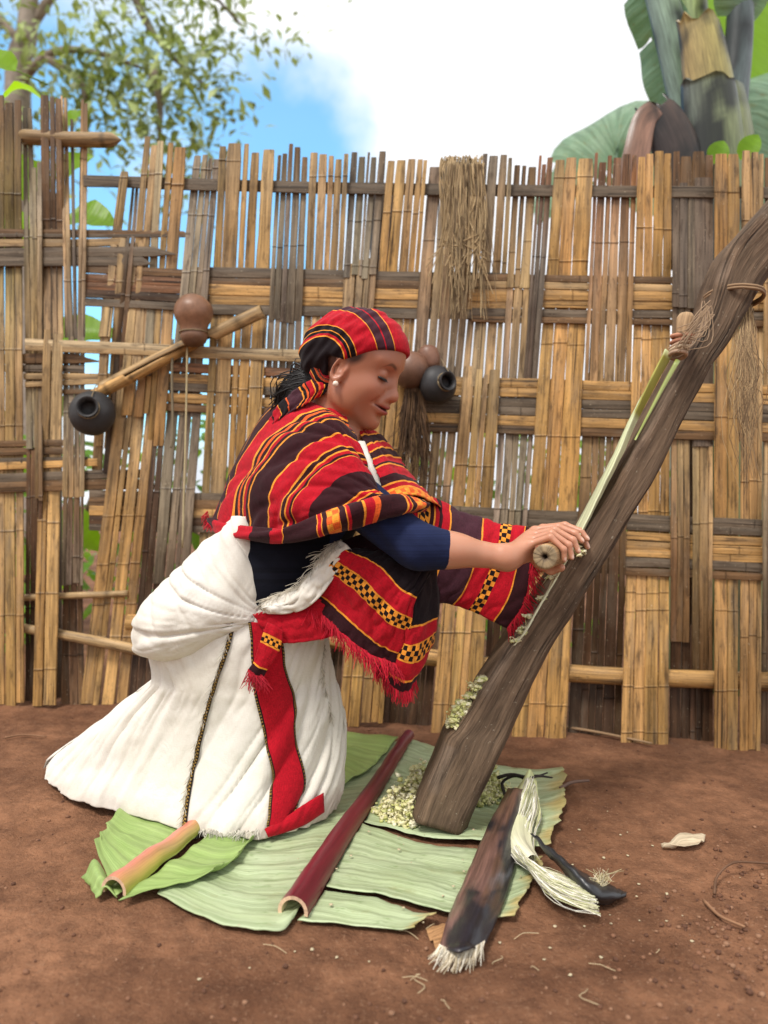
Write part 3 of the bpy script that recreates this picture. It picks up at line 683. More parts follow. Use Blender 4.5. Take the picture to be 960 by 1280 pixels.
big_blade('leaf_blade', [P(920, 240, ED+.25), P(945, 150, ED+.3), P(985, 100, ED+.35), P(1080, 110, ED+.4), P(1180, 200, ED+.4)], .5, (.1, -.8, .6), 'leaf_enset', en, seed=3)
big_blade('leaf_blade', [P(905, 180, ED+.5), P(935, 70, ED+.6), P(960, -20, ED+.7), P(990, -180, ED+.8)], .8, (.2, -.9, .2), 'leaf_lime', en, (.95, 1, .9), seed=4)
big_blade('leaf_blade', [P(930, 20, ED), P(950, -80, ED-.1), P(1010, -160, ED-.3)], .3, (.2, -.9, .2), 'leaf_enset', en, seed=5)
for (a, b2) in (((925, 200), (948, 168)), ((890, 205), (905, 176))):
    ml = MB(); leaf_blade(ml, P(*a, ED-.3), P(*b2, ED-.3), .08, (0, -1, .3), .1, .2, 8, 4, (1.1, 1.1, 1)); ml.build('young_leaf', M['leaf_lime'], en)

# ================================================================== THINGS HANGING ON THE FENCE
def lathe(profile, axis, up_hint, center, n=28):
    """profile: [(along axis, radius)]"""
    ax = np.array(axis, float); ax /= np.linalg.norm(ax); a = np.cross(ax, np.array(up_hint, float)); a /= np.linalg.norm(a); b_ = np.cross(ax, a); V, F = [], []
    for h, r in profile:
        for k in range(n):
            th = 2*math.pi*k/n; V.append(np.array(center)+ax*h+(a*math.cos(th)+b_*math.sin(th))*r)
    for i in range(len(profile)-1):
        for k in range(n): F.append((i*n+k, i*n+(k+1) % n, (i+1)*n+(k+1) % n, (i+1)*n+k))
    F.append(tuple(range(n))[::-1]); F.append(tuple((len(profile)-1)*n+k for k in range(n)))
    return V, F
def spl(pts, n): return [tuple(p) for p in catmull(pts, n)]
def vessel(name, label, cat, center, axis, prof, tint, mat, group=None, dark=None):
    V, F = lathe(spl(prof, 36), axis, (0, 1, 0) if abs(axis[1]) < .8 else (0, 0, 1), center)
    T = [np.array(tint)*(1+.25*vnoise(v, 14, 2)) for v in V]
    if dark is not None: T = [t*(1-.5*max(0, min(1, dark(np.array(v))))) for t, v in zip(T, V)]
    V = [np.array(v)+.0035*np.array((vnoise((v[0]*9, v[1]*9, v[2]*9), 1, 2), vnoise((v[0]*9+5, v[1]*9, v[2]*9), 1, 2), vnoise((v[0]*9, v[1]*9+5, v[2]*9), 1, 2))) for v in V]
    o = mesh(name, V, F, M[mat], None, tint=T, origin=center); tag(o, label, cat, group)
    return o
def hanger(o, pts, r=.0016):
    V, F, UV = tube(catmull(pts, 14), r, 5); mesh('cord', V, F, M['fibre'], o, uv=UV, tint=np.tile(lin((140, 122, 94)), (len(V), 1)))
c_ = P(242, 402, fD(242)-.085)
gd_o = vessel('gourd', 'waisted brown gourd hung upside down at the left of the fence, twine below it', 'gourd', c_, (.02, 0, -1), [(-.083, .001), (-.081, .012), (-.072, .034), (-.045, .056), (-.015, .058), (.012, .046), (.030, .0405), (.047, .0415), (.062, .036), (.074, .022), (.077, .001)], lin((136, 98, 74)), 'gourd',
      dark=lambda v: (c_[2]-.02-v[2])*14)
mb = MB(); V, F = lathe([(0, .006), (-.006, .004), (-.010, .001)], (0, 0, -1), (0, 1, 0), c_+np.array((-.002, -.004, .079)), 8); mb.add(V, F, None, lin((80, 60, 44))); mb.build('stem_scar', M['gourd'], gd_o)
POTP = [(-.066, .001), (-.064, .022), (-.050, .048), (-.024, .066), (.004, .070), (.028, .060), (.042, .044), (.048, .033), (.056, .029), (.066, .031), (.071, .034), (.072, .031), (.066, .025), (.05, .022), (.03, .03), (.02, .001)]
pa_ = vessel('clay_pot', 'round black clay pot hung on its side at the left end of the fence', 'pot', P(115, 516, fD(115)-.085), (.16, -.9, .13), POTP, lin((50, 48, 48)), 'clay')
pb_ = vessel('clay_pot', 'small black clay pot hanging beside the brown gourds behind her head', 'pot', P(548, 481, fD(548)-.075), (.42, -.85, .05), [(a*.82, b_*.82) for a, b_ in POTP], lin((46, 44, 45)), 'clay')
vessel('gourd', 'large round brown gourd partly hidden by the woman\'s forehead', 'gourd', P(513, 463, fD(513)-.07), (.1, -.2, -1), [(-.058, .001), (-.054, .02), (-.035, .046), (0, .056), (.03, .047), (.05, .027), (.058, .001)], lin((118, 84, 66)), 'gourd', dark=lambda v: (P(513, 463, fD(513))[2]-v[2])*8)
vessel('gourd', 'smaller brown gourd tucked above the black pot near her head', 'gourd', P(536, 446, fD(536)-.045), (.3, -.3, -1), [(-.036, .001), (-.034, .014), (-.02, .031), (0, .035), (.02, .031), (.04, .02), (.05, .001)], lin((124, 88, 70)), 'gourd')
def strands(paths_fn, n, r=.0009, seg=4, npt=10, tints=((170, 150, 118),), taper=.5, seed=0):
    rnd = random.Random(seed); mb = MB()
    for k in range(n):
        p = paths_fn(rnd); p = catmull(p, npt); rr = r*rnd.uniform(.6, 1.5); V, F, UV = tube(p, np.linspace(rr, rr*taper, npt+1), seg, caps=False)
        c = np.array(lin(tints[rnd.randrange(len(tints))]))*rnd.uniform(.75, 1.2); u0 = rnd.random()*9; mb.add(V, F, [(a+u0, b_) for a, b_ in UV], c)
    return mb
def hang(px0, px1, y0, y1, D, amp=7, fl=0):
    def f(rnd):
        x = rnd.uniform(px0, px1); e = y1-(y1-y0)*rnd.random()**2*.75; n = 6; w = [rnd.gauss(0, amp) for _ in range(n)]; acc = 0; out = []
        for i in range(n):
            t = i/(n-1); acc += w[i]*.5*t; out.append(P(x+acc+fl*(x-(px0+px1)/2)*t, y0+(e-y0)*t, D-rnd.uniform(0, .022)))
        return out
    return f
# twine under the gourd
for k, (pts, lab) in enumerate((([(234, 428), (233, 500), (231, 580), (228, 685)], 'pale twine hanging straight down from the brown gourd'), ([(216, 424), (215, 470), (216, 540), (214, 560)], 'weathered cord hanging left of the twine below the gourd'))):
    V, F, UV = tube(catmull([P(x, y, fD(x)-.055) for x, y in pts], 20), .003+.001*k, 6); o_ = mesh('twine', V, F, M['fibre'], None, uv=UV, tint=np.tile(lin(((196, 180, 140), (130, 118, 96))[k]), (len(V), 1))); tag(o_, lab, 'twine')
def cord_ring(o, c0, axis, r):
    ax = np.array(axis, float); ax /= np.linalg.norm(ax); a = np.cross(ax, (0, 1, 0) if abs(ax[1]) < .8 else (0, 0, 1)); a /= np.linalg.norm(a); b_ = np.cross(ax, a)
    hanger(o, [c0+(a*math.cos(t)+b_*math.sin(t))*r for t in np.linspace(0, 6.283, 15)], .0022)
cord_ring(gd_o, c_+np.array((0, 0, -.034)), (.02, 0, -1), .0425)
hanger(gd_o, [c_+np.array((.02, .035, -.034)), c_+np.array((.03, .06, .0)), c_+np.array((.02, .078, .05))])
# fibre hank flung over the fence top
Df = fD(575)-.045
mb = strands(hang(562, 602, 205, 400, Df, 9, .3), 130, .0017, 4, 12, ((176, 152, 116), (150, 128, 98), (196, 172, 132), (126, 108, 84)), seed=3)
rnd = random.Random(5)
for k in range(60):
    x = rnd.uniform(550, 606); p = catmull([P(x+rnd.gauss(0, 6), 300+rnd.uniform(-70, 40), Df+.09), P(x, 215, Df+.075), P(x+2, 195+rnd.uniform(-2, 6), Df+.045), P(x+rnd.gauss(0, 5), 215, Df+.003), P(x+rnd.gauss(0, 7), 250+rnd.uniform(0, 60), Df-.012), P(x+rnd.gauss(0, 12), 300+rnd.uniform(0, 70), Df-.02)], 14)
    V, F, UV = tube(p, .0018, 4, caps=False); mb.add(V, F, UV, np.array(lin((170, 146, 110)))*rnd.uniform(.7, 1.25))
o_ = mb.build('fibre_hank', M['fibre']); tag(o_, 'tangled hank of dry pale fibre slung over the fence top near the middle', 'fibre')
for o_, px, py, ax, k in ((pa_, 115, 516, (.16, -.9, .13), 1.0), (pb_, 548, 481, (.42, -.85, .05), .82)):
    c0 = P(px, py, fD(px)-(.085 if k == 1 else .075)); A_ = np.array(ax)/np.linalg.norm(ax); cord_ring(o_, c0+A_*.052*k, ax, .0325*k)
    hanger(o_, [c0+A_*.052*k+np.array((.01, 0, .034*k)), c0+np.array((.012, .0, .085*k)), c0+np.array((.012, .06, .11*k))])
# dark fibre brush
mb = strands(hang(507, 528, 486, 600, fD(518)-.06, 5, 1.1), 170, .0016, 4, 8, ((96, 72, 52), (120, 92, 66), (72, 54, 40)), seed=8)
V, F, UV = tube(catmull([P(517, 478, fD(517)-.06), P(517, 492, fD(517)-.065)], 4), .02, 10); mb.add(V, F, UV, lin((84, 62, 44)))
o_ = mb.build('fibre_brush', M['fibre']); tag(o_, 'dark brown fibre brush hanging under the gourds in front of her face', 'brush')

# ================================================================== THE LEANING BEAM
up_e = [(518, 1026), (530, 995), (553, 942), (560, 922), (576, 905), (606, 855), (640, 800), (680, 742), (720, 680), (760, 612), (800, 545), (828, 498), (850, 460), (870, 425), (888, 388), (900, 345), (916, 308), (940, 280), (972, 245), (1020, 190), (1090, 110)]
lo_e = [(584, 1040), (595, 1012), (620, 960), (635, 928), (643, 910), (663, 864), (688, 812), (724, 756), (759, 698), (794, 640), (823, 590), (847, 540), (866, 500), (886, 462), (908, 434), (932, 394), (955, 354), (988, 316), (1020, 280), (1070, 222), (1140, 140)]
beam_D = np.linspace(1.585, 1.70, 21); nB = 90
UE = catmull(up_e, nB); LE = catmull(lo_e, nB); BD = np.linspace(1.585, 1.68, nB+1)
beam = empty('leaning_beam', G(550, 1036)); tag(beam, 'heavy dark weathered wooden beam leaning from the leaf mat up to the right', 'beam')
V, UV, T = [], [], []; s = 0; prev = None; tk = .062
sec = [(1.0, -.86), (1.03, -.3), (1.03, .3), (1.0, .86), (.92, 1.0), (.2, 1.03), (-.5, 1.0), (-.9, .8), (-1.0, .3), (-1.0, -.25), (-.94, -.55), (-.74, -.93), (-.62, -1.0), (-.3, -1.02), (.1, -.97), (.5, -1.0), (.84, -1.0), (.95, -.95)]
for i in range(nB+1):
    D = BD[i]; pu = P(*UE[i], D-tk*.8); pl_ = P(*LE[i], D-tk*.5); c = (pu+pl_)/2; c[1] = D; a = pu-pl_; a[1] = 0; hw = np.linalg.norm(a)/2; a /= hw*2
    if prev is not None: s += np.linalg.norm(c-prev)
    prev = c
    for k, (qa, qb) in enumerate(sec):
        v = c+a*hw*qa+np.array((0, 1, 0))*tk*qb
        n_ = vnoise((v[0]*5+a[0], v[1]*26, s*2.4), 1.6, 3); v = v+(a*qa+np.array((0, qb, 0)))*(.0065*n_+.0032*vnoise((k*1.7, s*9, 2), 1.3, 2))
        V.append(v); UV.append((k*.018, s)); wet = 1
        t = np.array(lin((104, 85, 68)))*(1+.3*vnoise((k, s*5, 1), .5, 2))
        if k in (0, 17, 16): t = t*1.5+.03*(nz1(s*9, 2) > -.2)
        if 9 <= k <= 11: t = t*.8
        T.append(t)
ns = len(sec); F = []
for i in range(nB):
    for k in range(ns): F.append((i*ns+k, (i+1)*ns+k, (i+1)*ns+(k+1) % ns, i*ns+(k+1) % ns))
cb = len(V); V += [np.mean(V[:ns], 0)-np.array((.004, 0, .006)), np.mean(V[-ns:], 0)]; UV += [(0, 0), (0, s)]; T += [T[0]*.8, T[0]]
for k in range(ns): F.append((k, (k+1) % ns, cb)); F.append((nB*ns+k, cb+1, nB*ns+(k+1) % ns))
m, nt, b = newmat('weathered_beam'); uv = coord(nt, 'UV')
g1 = noise_(nt, uv, 1, 6, .65, (70, 5, 1), .6); g2 = noise_(nt, uv, 1, 4, .6, (240, 14, 1)); g3 = noise_(nt, coord(nt), 9, 4, .6)
k_ = maprange(nt, math_(nt, 'ADD', math_(nt, 'MULTIPLY', g1, .6), math_(nt, 'MULTIPLY', g2, .4)), .3, .7, .22, 1.6); cm = nd(nt, 'ShaderNodeCombineColor')
for i in range(3): nt.links.new(k_, cm.inputs[i])
c = mixc(nt, 1.0, tintattr(nt), cm.outputs[0], 'MULTIPLY'); c = mixc(nt, maprange(nt, g3, .5, .68, 0, .6), c, l4((62, 46, 36)))
cr_ = noise_(nt, uv, 1, 3, .5, (34, 2.2, 1)); c = mixc(nt, maprange(nt, cr_, .30, .36, .85, 0), c, l4((26, 20, 16)))
fl = noise_(nt, coord(nt), 150, 2, .6); c = mixc(nt, maprange(nt, fl, .69, .73, 0, .5), c, l4((176, 166, 146)))
nt.links.new(c, b.inputs['Base Color']); b.inputs['Roughness'].default_value = .8; b.inputs['Specular IOR Level'].default_value = .25
p_ = bump_(nt, b, g1, .9, .008); p2 = bump_(nt, b, g2, .5, .003, p_); bump_(nt, b, maprange(nt, cr_, .30, .40), .8, .006, p2)
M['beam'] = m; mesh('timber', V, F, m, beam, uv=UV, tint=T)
def beam_at(px):   # point on the upper edge by pixel column
    i = np.interp(px, UE[:, 0], np.arange(nB+1)); return np.array((np.interp(i, np.arange(nB+1), UE[:, 0]), np.interp(i, np.arange(nB+1), UE[:, 1]))), np.interp(i, np.arange(nB+1), BD)
# binding round the beam
i0 = int(np.argmin(abs(UE[:, 0]-893))); ring = []
D = BD[i0]; pu = P(888, 372, D); pl_ = P(944, 377, D); a = (pu-pl_); hw = np.linalg.norm(a)/2; a /= 2*hw; c = (pu+pl_)/2; c[1] = D
rope = empty('rope_binding', c); tag(rope, 'thin cord tied once around the upper part of the leaning beam', 'cord')
for kk in range(2):
    pts = [c+a*(hw+.008)*math.cos(th)*(.99+.01*math.cos(2*th))+np.array((0, 1, 0))*(tk+.011)*math.sin(th)*(1+.12*abs(math.cos(th)))+np.array((0, 0, 1))*(.006*kk-.004*math.sin(th)) for th in np.linspace(0, 2*math.pi, 41)]
    V, F, UV = tube(pts, .0036, 6, caps=False); mesh('cord_turn', V, F, M['fibre'], rope, uv=UV, tint=np.tile(lin((150, 122, 94)), (len(V), 1)))
mb = strands(lambda r_: [P(936+r_.gauss(0, 3), 384+r_.gauss(0, 3), 1.63), P(930+r_.gauss(0, 7), 420, 1.60), P(932+r_.gauss(0, 10), 470, 1.59), P(930+r_.gauss(0, 10), 470+r_.uniform(20, 70), 1.59), P(936+r_.gauss(0, 8), 500+120*r_.random()**1.5, 1.59)], 120, .0008, 4, 10, ((150, 124, 92), (118, 96, 72), (176, 150, 112)), seed=21)
o_ = mb.build('fibre_tail', M['fibre']); tag(o_, 'tail of dry fibre hanging from the cord under the leaning beam', 'fibre')
# the sheath being scraped, tied to the beam by its upper end
sh = empty('scraped_sheath', P(850, 440, 1.58)); tag(sh, 'pale green enset sheath lying along the beam under the scraper', 'leaf sheath')
line = [(846, 448), (820, 490), (796, 532), (776, 572), (752, 618), (730, 660), (704, 706), (676, 752), (655, 786), (640, 808)]
path = catmull([P(x, y, 1.575) for x, y in line], 46); V, UV, T = [], [], []; tg = np.gradient(path, axis=0); s = 0
for i, p in enumerate(path):
    t_ = tg[i]/np.linalg.norm(tg[i]); nn = np.array((t_[2], 0, -t_[0])); nn = nn if nn[0] < 0 else -nn; f = i/46
    lift = .004+.010*max(0, 1-f*3.2); w = np.interp(f, [0, .1, .3, .6, .9, 1], [.010, .018, .028, .042, .045, .02])
    if i: s += np.linalg.norm(p-path[i-1])
    for k in range(9):
        q = k/8*2-1; V.append(p+nn*(lift+.010*(1-f)*abs(q)**2+.0015*nz1(f*30+q*4, 1))+np.array((0, 1, 0))*w*q+nn*.010*(q < -.6)*(1-f)); UV.append((q*w, s))
        base = np.array(lin((206, 214, 168)))*(1-f)**.5+np.array(lin((218, 214, 190)))*(1-(1-f)**.5)
        if .0 < f < .2 and k < 7: base = np.array(lin((150, 146, 62)))
        T.append(base)
o_ = mesh('sheath_strip', V, gridfaces(46, 8), M['stalk'], sh, uv=UV, tint=T); mod = o_.modifiers.new('solid', 'SOLIDIFY'); mod.thickness = .003
channel('outer_rind', [P(848, 450, 1.545), P(830, 482, 1.545), P(812, 516, 1.545), P(794, 550, 1.55)], .011, .004, lin((190, 206, 140)), lin((140, 150, 60)), sh, .4, 0, mat='stalk', n=14)
pts = [P(858, 393, 1.56), P(854, 412, 1.56), P(850, 436, 1.56)]; V, F, UV = tube(catmull(pts, 8), [.014, .0165, .0165, .016, .015, .014, .013, .012, .011], 9, jit=.12, flat=1.3); mesh('cut_end', V, F, M['fibre'], sh, uv=UV, tint=np.tile(lin((176, 146, 112)), (len(V), 1)))
mb = MB(); rnd = random.Random(4)
for k in range(5):
    cc = P(853-k*1.5, 420+k*6, 1.56); r_ = .019-.001*k
    pts = [cc+np.array((math.cos(th)*r_, math.sin(th)*(r_+.012), .004*math.sin(th+k)+.001*rnd.random())) for th in np.linspace(0, 2*math.pi, 15)]
    V, F, UV = tube(pts, .0045, 6, caps=False, jit=.1); mb.add(V, F, UV, lin(((196, 140, 112), (170, 118, 94), (186, 156, 130), (200, 178, 150), (188, 160, 136))[k]))
for k in range(26):
    x = rnd.uniform(855, 892); V, F, UV = tube(catmull([P(842+rnd.uniform(0, 18), 440-rnd.uniform(0, 30), 1.53), P(x, 415+rnd.uniform(-20, 14), 1.525), P(884+rnd.gauss(0, 4), 385+rnd.gauss(0, 6), 1.53)], 8), .0009, 4, caps=False); mb.add(V, F, UV, lin((176, 150, 122)))
mb.build('tie', M['fibre'], sh)

def lump(mb, c, r, rnd, tint, squash=.8, seg=6, rings=4, rough_=.45):
    o = rnd.uniform(0, 99); V = [np.array(c)+np.array((0, 0, r*squash))]; ph = rnd.uniform(0, 6)
    for i in range(1, rings):
        a = math.pi*i/rings
        for k in range(seg):
            th = 2*math.pi*k/seg+ph; q = r*(1+rough_*nz1(i*3.1+k*1.7+o, 1)); V.append(np.array(c)+np.array((math.sin(a)*math.cos(th)*q, math.sin(a)*math.sin(th)*q, math.cos(a)*q*squash)))
    V.append(np.array(c)-np.array((0, 0, r*squash))); F = [(0, 1+k, 1+(k+1) % seg) for k in range(seg)]
    for i in range(rings-2):
        for k in range(seg): F.append((1+i*seg+k, 1+(i+1)*seg+k, 1+(i+1)*seg+(k+1) % seg, 1+i*seg+(k+1) % seg))
    l_ = len(V)-1; F += [(l_, l_-seg+(k+1) % seg, l_-seg+k) for k in range(seg)]
    mb.add(V, F, None, tint)
PC = [lin((226, 218, 176)), lin((218, 212, 156)), lin((204, 204, 136)), lin((188, 188, 116)), lin((232, 226, 194))]
def pulp(label, pts, spread, n, seed, zmax=.05, on_ground=True, weights=(6, 4, 2, 1, 5), r0=.002, r1=.006):
    rnd = random.Random(seed); mb = MB(); pool = [c for c, w in zip(PC, weights) for _ in range(w)]
    for k in range(n):
        a = rnd.choice(pts); q = np.array(a)+np.array([rnd.gauss(0, spread) for _ in range(3)])*(1, .8, .35)
        if on_ground: q[2] = ground_h(q[0], q[1])+.012+abs(rnd.gauss(0, .5))*zmax*math.exp(-np.sum((q[:2]-np.array(a)[:2])**2)/(2*(spread*1.1)**2))
        big_ = rnd.random() < .16
        lump(mb, q, rnd.uniform(r1*.8, r1*1.35) if big_ else rnd.uniform(r0, r1), rnd, rnd.choice(pool), .7, 8 if big_ else 5, 6 if big_ else 4, 1.3)
    for k in range(n//9):                                         # stringy shreds
        a = np.array(rnd.choice(pts))+np.array([rnd.gauss(0, spread*1.1), rnd.gauss(0, spread*.7), 0 if on_ground else rnd.gauss(0, spread*.4)]); l_ = rnd.uniform(.006, .02); d_ = np.array([rnd.gauss(0, 1), rnd.gauss(0, .6), rnd.gauss(0, .4)]); d_ *= l_/np.linalg.norm(d_)
        if on_ground: a[2] = ground_h(a[0], a[1])+.018+rnd.random()*zmax*.5
        V, F, UV = tube(catmull([a, a+d_*.5+np.array((0, 0, .002)), a+d_-np.array((0, 0, .002))], 4), .0008, 4, caps=False); mb.add(V, F, None, rnd.choice(pool))
    o = mb.build('enset_pulp', M['pulp']); tag(o, label, 'pulp'); return o
pulp('heap of pale scraped pulp on the leaf at the left of the beam foot', [G(505, 1012), G(520, 1000), G(495, 1020), G(528, 992), G(512, 1030)], .019, 2300, 1, .05, weights=(6, 4, 3, 2, 4))
pulp('smaller heap of greenish pulp behind the beam foot at its right', [G(606, 1000), G(618, 996), G(598, 1006)], .015, 1000, 2, .055, weights=(3, 4, 4, 3, 1))
pulp('clump of pale green pulp caught on the lower upper edge of the beam', [P(x, y, 1.575) for x, y in ((570, 898), (575, 889), (582, 879), (590, 869), (598, 859), (606, 850), (576, 893), (570, 905), (580, 884))], .0075, 1300, 3, on_ground=False, weights=(5, 4, 4, 1, 3), r1=.0052)
pulp('wet scrapings piled against the scraper on the beam', [P(x, y, 1.55) for x, y in ((712, 682), (716, 676), (720, 672), (722, 690))], .006, 200, 4, on_ground=False, r1=.005)
pulp('thin smear of scrapings along the edge of the beam below the hands', [P(x, y, 1.555) for x, y in ((676, 748), (655, 785), (645, 800), (660, 770), (690, 722), (652, 790))], .005, 160, 5, on_ground=False, r1=.0042)['kind'] = 'stuff'

# ================================================================== LEAVES LAID ON THE GROUND
def gpatch(name, rows, nu, nv, mat, parent, dz=.010, wav=.004, edge=(1, 1, 1), browning=None, seed=0, tint=(1, 1, 1), thick=.0016, curl=0.0, scale=1.0):
    Rr = [[G(*p[:2]).tolist()[:2]+[p[2] if len(p) > 2 else 0] for p in r] for r in rows]; g = loft(Rr, nu, nv); V, UV, T = [], [], []
    du = np.linalg.norm(g[-1, nv//2, :2]-g[0, nv//2, :2]); dv = np.linalg.norm(g[nu//2, -1, :2]-g[nu//2, 0, :2])
    for i in range(nu+1):
        for j in range(nv+1):
            x, y, z = g[i, j]; u, v = i/nu, j/nv
            e = max(0, u-.8)/.2; zz = ground_h(x, y)+dz+z+wav*(vnoise((u*du*2.5+seed, v*dv*9, seed), 2.2, 2)+.35*math.sin(v*dv*95+seed+u))+curl*e*e
            if browning and u > .82: x += .006*e*nz1(v*19+seed, 4); y += .006*e*nz1(v*23+seed, 8)
            if u > .9: x += .012*(u-.9)/.1*nz1(v*dv*40+seed, 21); y += .012*(u-.9)/.1*nz1(v*dv*46+seed, 23)
            V.append((x, y, zz)); UV.append((u*du, v*dv)); t = np.array(tint)*(1+.10*vnoise((u*du*9, v*dv*14, seed), 1, 2))
            if browning: k = max(0, min(1, (e-.55+.5*nz1(v*14+seed, 2))*2.4)); t = t*(1-k)+np.array(browning)*k
            T.append(t)
    o = mesh(name, V, gridfaces(nu, nv), M[mat], parent, uv=UV, tint=T); md = o.modifiers.new('solid', 'SOLIDIFY'); md.thickness = thick; return o
la = empty('enset_leaf', G(440, 1050)); tag(la, 'large pale green enset leaf under the beam foot, with a dark red midrib', 'leaf')
brn = (1.05, .72, .50)
gpatch('leaf_half', [[(512, 930), (468, 995), (420, 1065), (368, 1150)], [(480, 938), (428, 1000), (370, 1070), (345, 1168)], [(446, 948), (395, 1005), (318, 1072), (275, 1158)], [(424, 956), (370, 1006), (275, 1060), (196, 1120)]], 40, 60, 'leaf_pale', la, wav=.005, seed=1)
gpatch('leaf_lobe', [[(514, 930), (490, 968), (455, 1030)], [(560, 944), (545, 985), (532, 1050, .004)], [(630, 964), (622, 1010), (618, 1060, .006)], [(704, 970), (706, 1010), (682, 1070, .004)]], 40, 34, 'leaf_pale', la, browning=brn, seed=2, curl=.012)
gpatch('leaf_lobe', [[(453, 1034), (425, 1075), (408, 1112)], [(528, 1055), (505, 1090), (490, 1128, .004)], [(612, 1066), (600, 1110), (572, 1146, .004)], [(678, 1076), (668, 1105), (642, 1150)]], 40, 30, 'leaf_pale', la, browning=brn, seed=3, curl=.006)
gpatch('leaf_lobe', [[(406, 1115), (395, 1132), (372, 1152)], [(460, 1124), (452, 1142), (446, 1160)], [(545, 1150), (534, 1158), (518, 1170)]], 26, 14, 'leaf_pale', la, browning=brn, seed=4, curl=.012)
def gutter(name, pts, w0, w1, c_in, c_mid, c_out, parent, zc=.004, n=30, hgt=.8, inner=(230, 214, 170), capz=0):
    """a leaf-stalk lying hollow side down: half-round shell"""
    gp = [G(*p) for p in pts]; path = catmull(gp, n); V, UV, T = [], [], []; q = 12; s = 0; tg = np.gradient(path, axis=0)
    for i, p in enumerate(path):
        t_ = tg[i].copy(); t_[2] = 0; t_ /= np.linalg.norm(t_); sd_ = np.array((t_[1], -t_[0], 0)); w = (w0+(w1-w0)*i/n)*.5; z0 = ground_h(p[0], p[1])+zc
        if i: s += np.linalg.norm(p-path[i-1])
        for layer in (0, 1):
            for k in range(q+1):
                th = math.pi*(k/q*1.16-.08); r = w*(1-.24*layer)
                V.append(np.array((p[0], p[1], z0+.002))+sd_*math.cos(th)*r+np.array((0, 0, 1))*(math.sin(th)*r*hgt*2*.62+.002)); UV.append((th*w, s))
                cs_ = [np.array(lin(c)) for c in (c_in, c_mid, c_out)]; f = k/q; c = cs_[0]*(1-f*2)+cs_[1]*f*2 if f < .5 else cs_[1]*(2-f*2)+cs_[2]*(f*2-1)
                T.append(c if layer == 0 else np.array(lin(inner)))
    W = 2*(q+1); F = []
    for i in range(n):
        for k in range(q):
            a = i*W+k; F.append((a, a+W, a+1+W, a+1)); a += q+1; F.append((a, a+1, a+1+W, a+W))
        for k in (0, q): a = i*W+k; F.append((a, a+q+1, a+W+q+1, a+W))
    me_off = len(V)
    for i in (0, n):                                     # pale cut faces
        base = len(V)
        for k in range(2*(q+1)): V.append(V[i*W+k]); UV.append(UV[i*W+k]); T.append(np.array(lin((214, 180, 150))))
        for k in range(q): a = base+k; F.append((a, a+1, a+q+2, a+q+1))
    return mesh(name, V, F, M['stalk'], parent, uv=UV, tint=T)
gutter('midrib', [(511, 926), (470, 988), (418, 1066), (366, 1148)], .032, .052, (120, 50, 56), (104, 26, 38), (108, 34, 42), la, zc=.012)
lb = empty('enset_leaf', G(215, 1080)); tag(lb, 'bright green enset leaf with pink and green stalk at the white dress hem', 'leaf')
gpatch('leaf_half', [[(262, 1034), (215, 1075), (145, 1126)], [(230, 1024), (180, 1060), (134, 1100)], [(160, 1010), (138, 1040), (118, 1064)]], 24, 26, 'leaf_green', lb, dz=.016, wav=.006, seed=5, curl=.015)
gpatch('leaf_half', [[(270, 1040), (222, 1082), (148, 1132)], [(300, 1046), (262, 1090), (190, 1122)], [(330, 1044), (300, 1082), (262, 1106)]], 24, 26, 'leaf_green', lb, dz=.020, wav=.006, seed=6, curl=.012)
gpatch('leaf_fold', [[(134, 1100), (140, 1112), (146, 1126)], [(118, 1092, .02), (122, 1104, .022), (132, 1122, .015)], [(106, 1098), (112, 1108), (126, 1122)]], 10, 10, 'leaf_green', lb, dz=.012, wav=.002, seed=7)
gutter('midrib', [(252, 1034), (215, 1068), (180, 1096), (142, 1124)], .034, .050, (204, 122, 106), (206, 128, 104), (160, 176, 66), lb, zc=.018, inner=(176, 186, 110))
lc = empty('enset_leaf', G(450, 950)); tag(lc, 'light green enset leaf at the back of the mat beside the woman\'s knees', 'leaf')
gpatch('leaf_half', [[(498, 930), (470, 962), (424, 990)], [(455, 926), (432, 950), (404, 972)], [(420, 924), (398, 944), (380, 960)]], 16, 18, 'leaf_green', lc, dz=.020, wav=.006, seed=8, tint=(1.15, 1.12, 1.1))

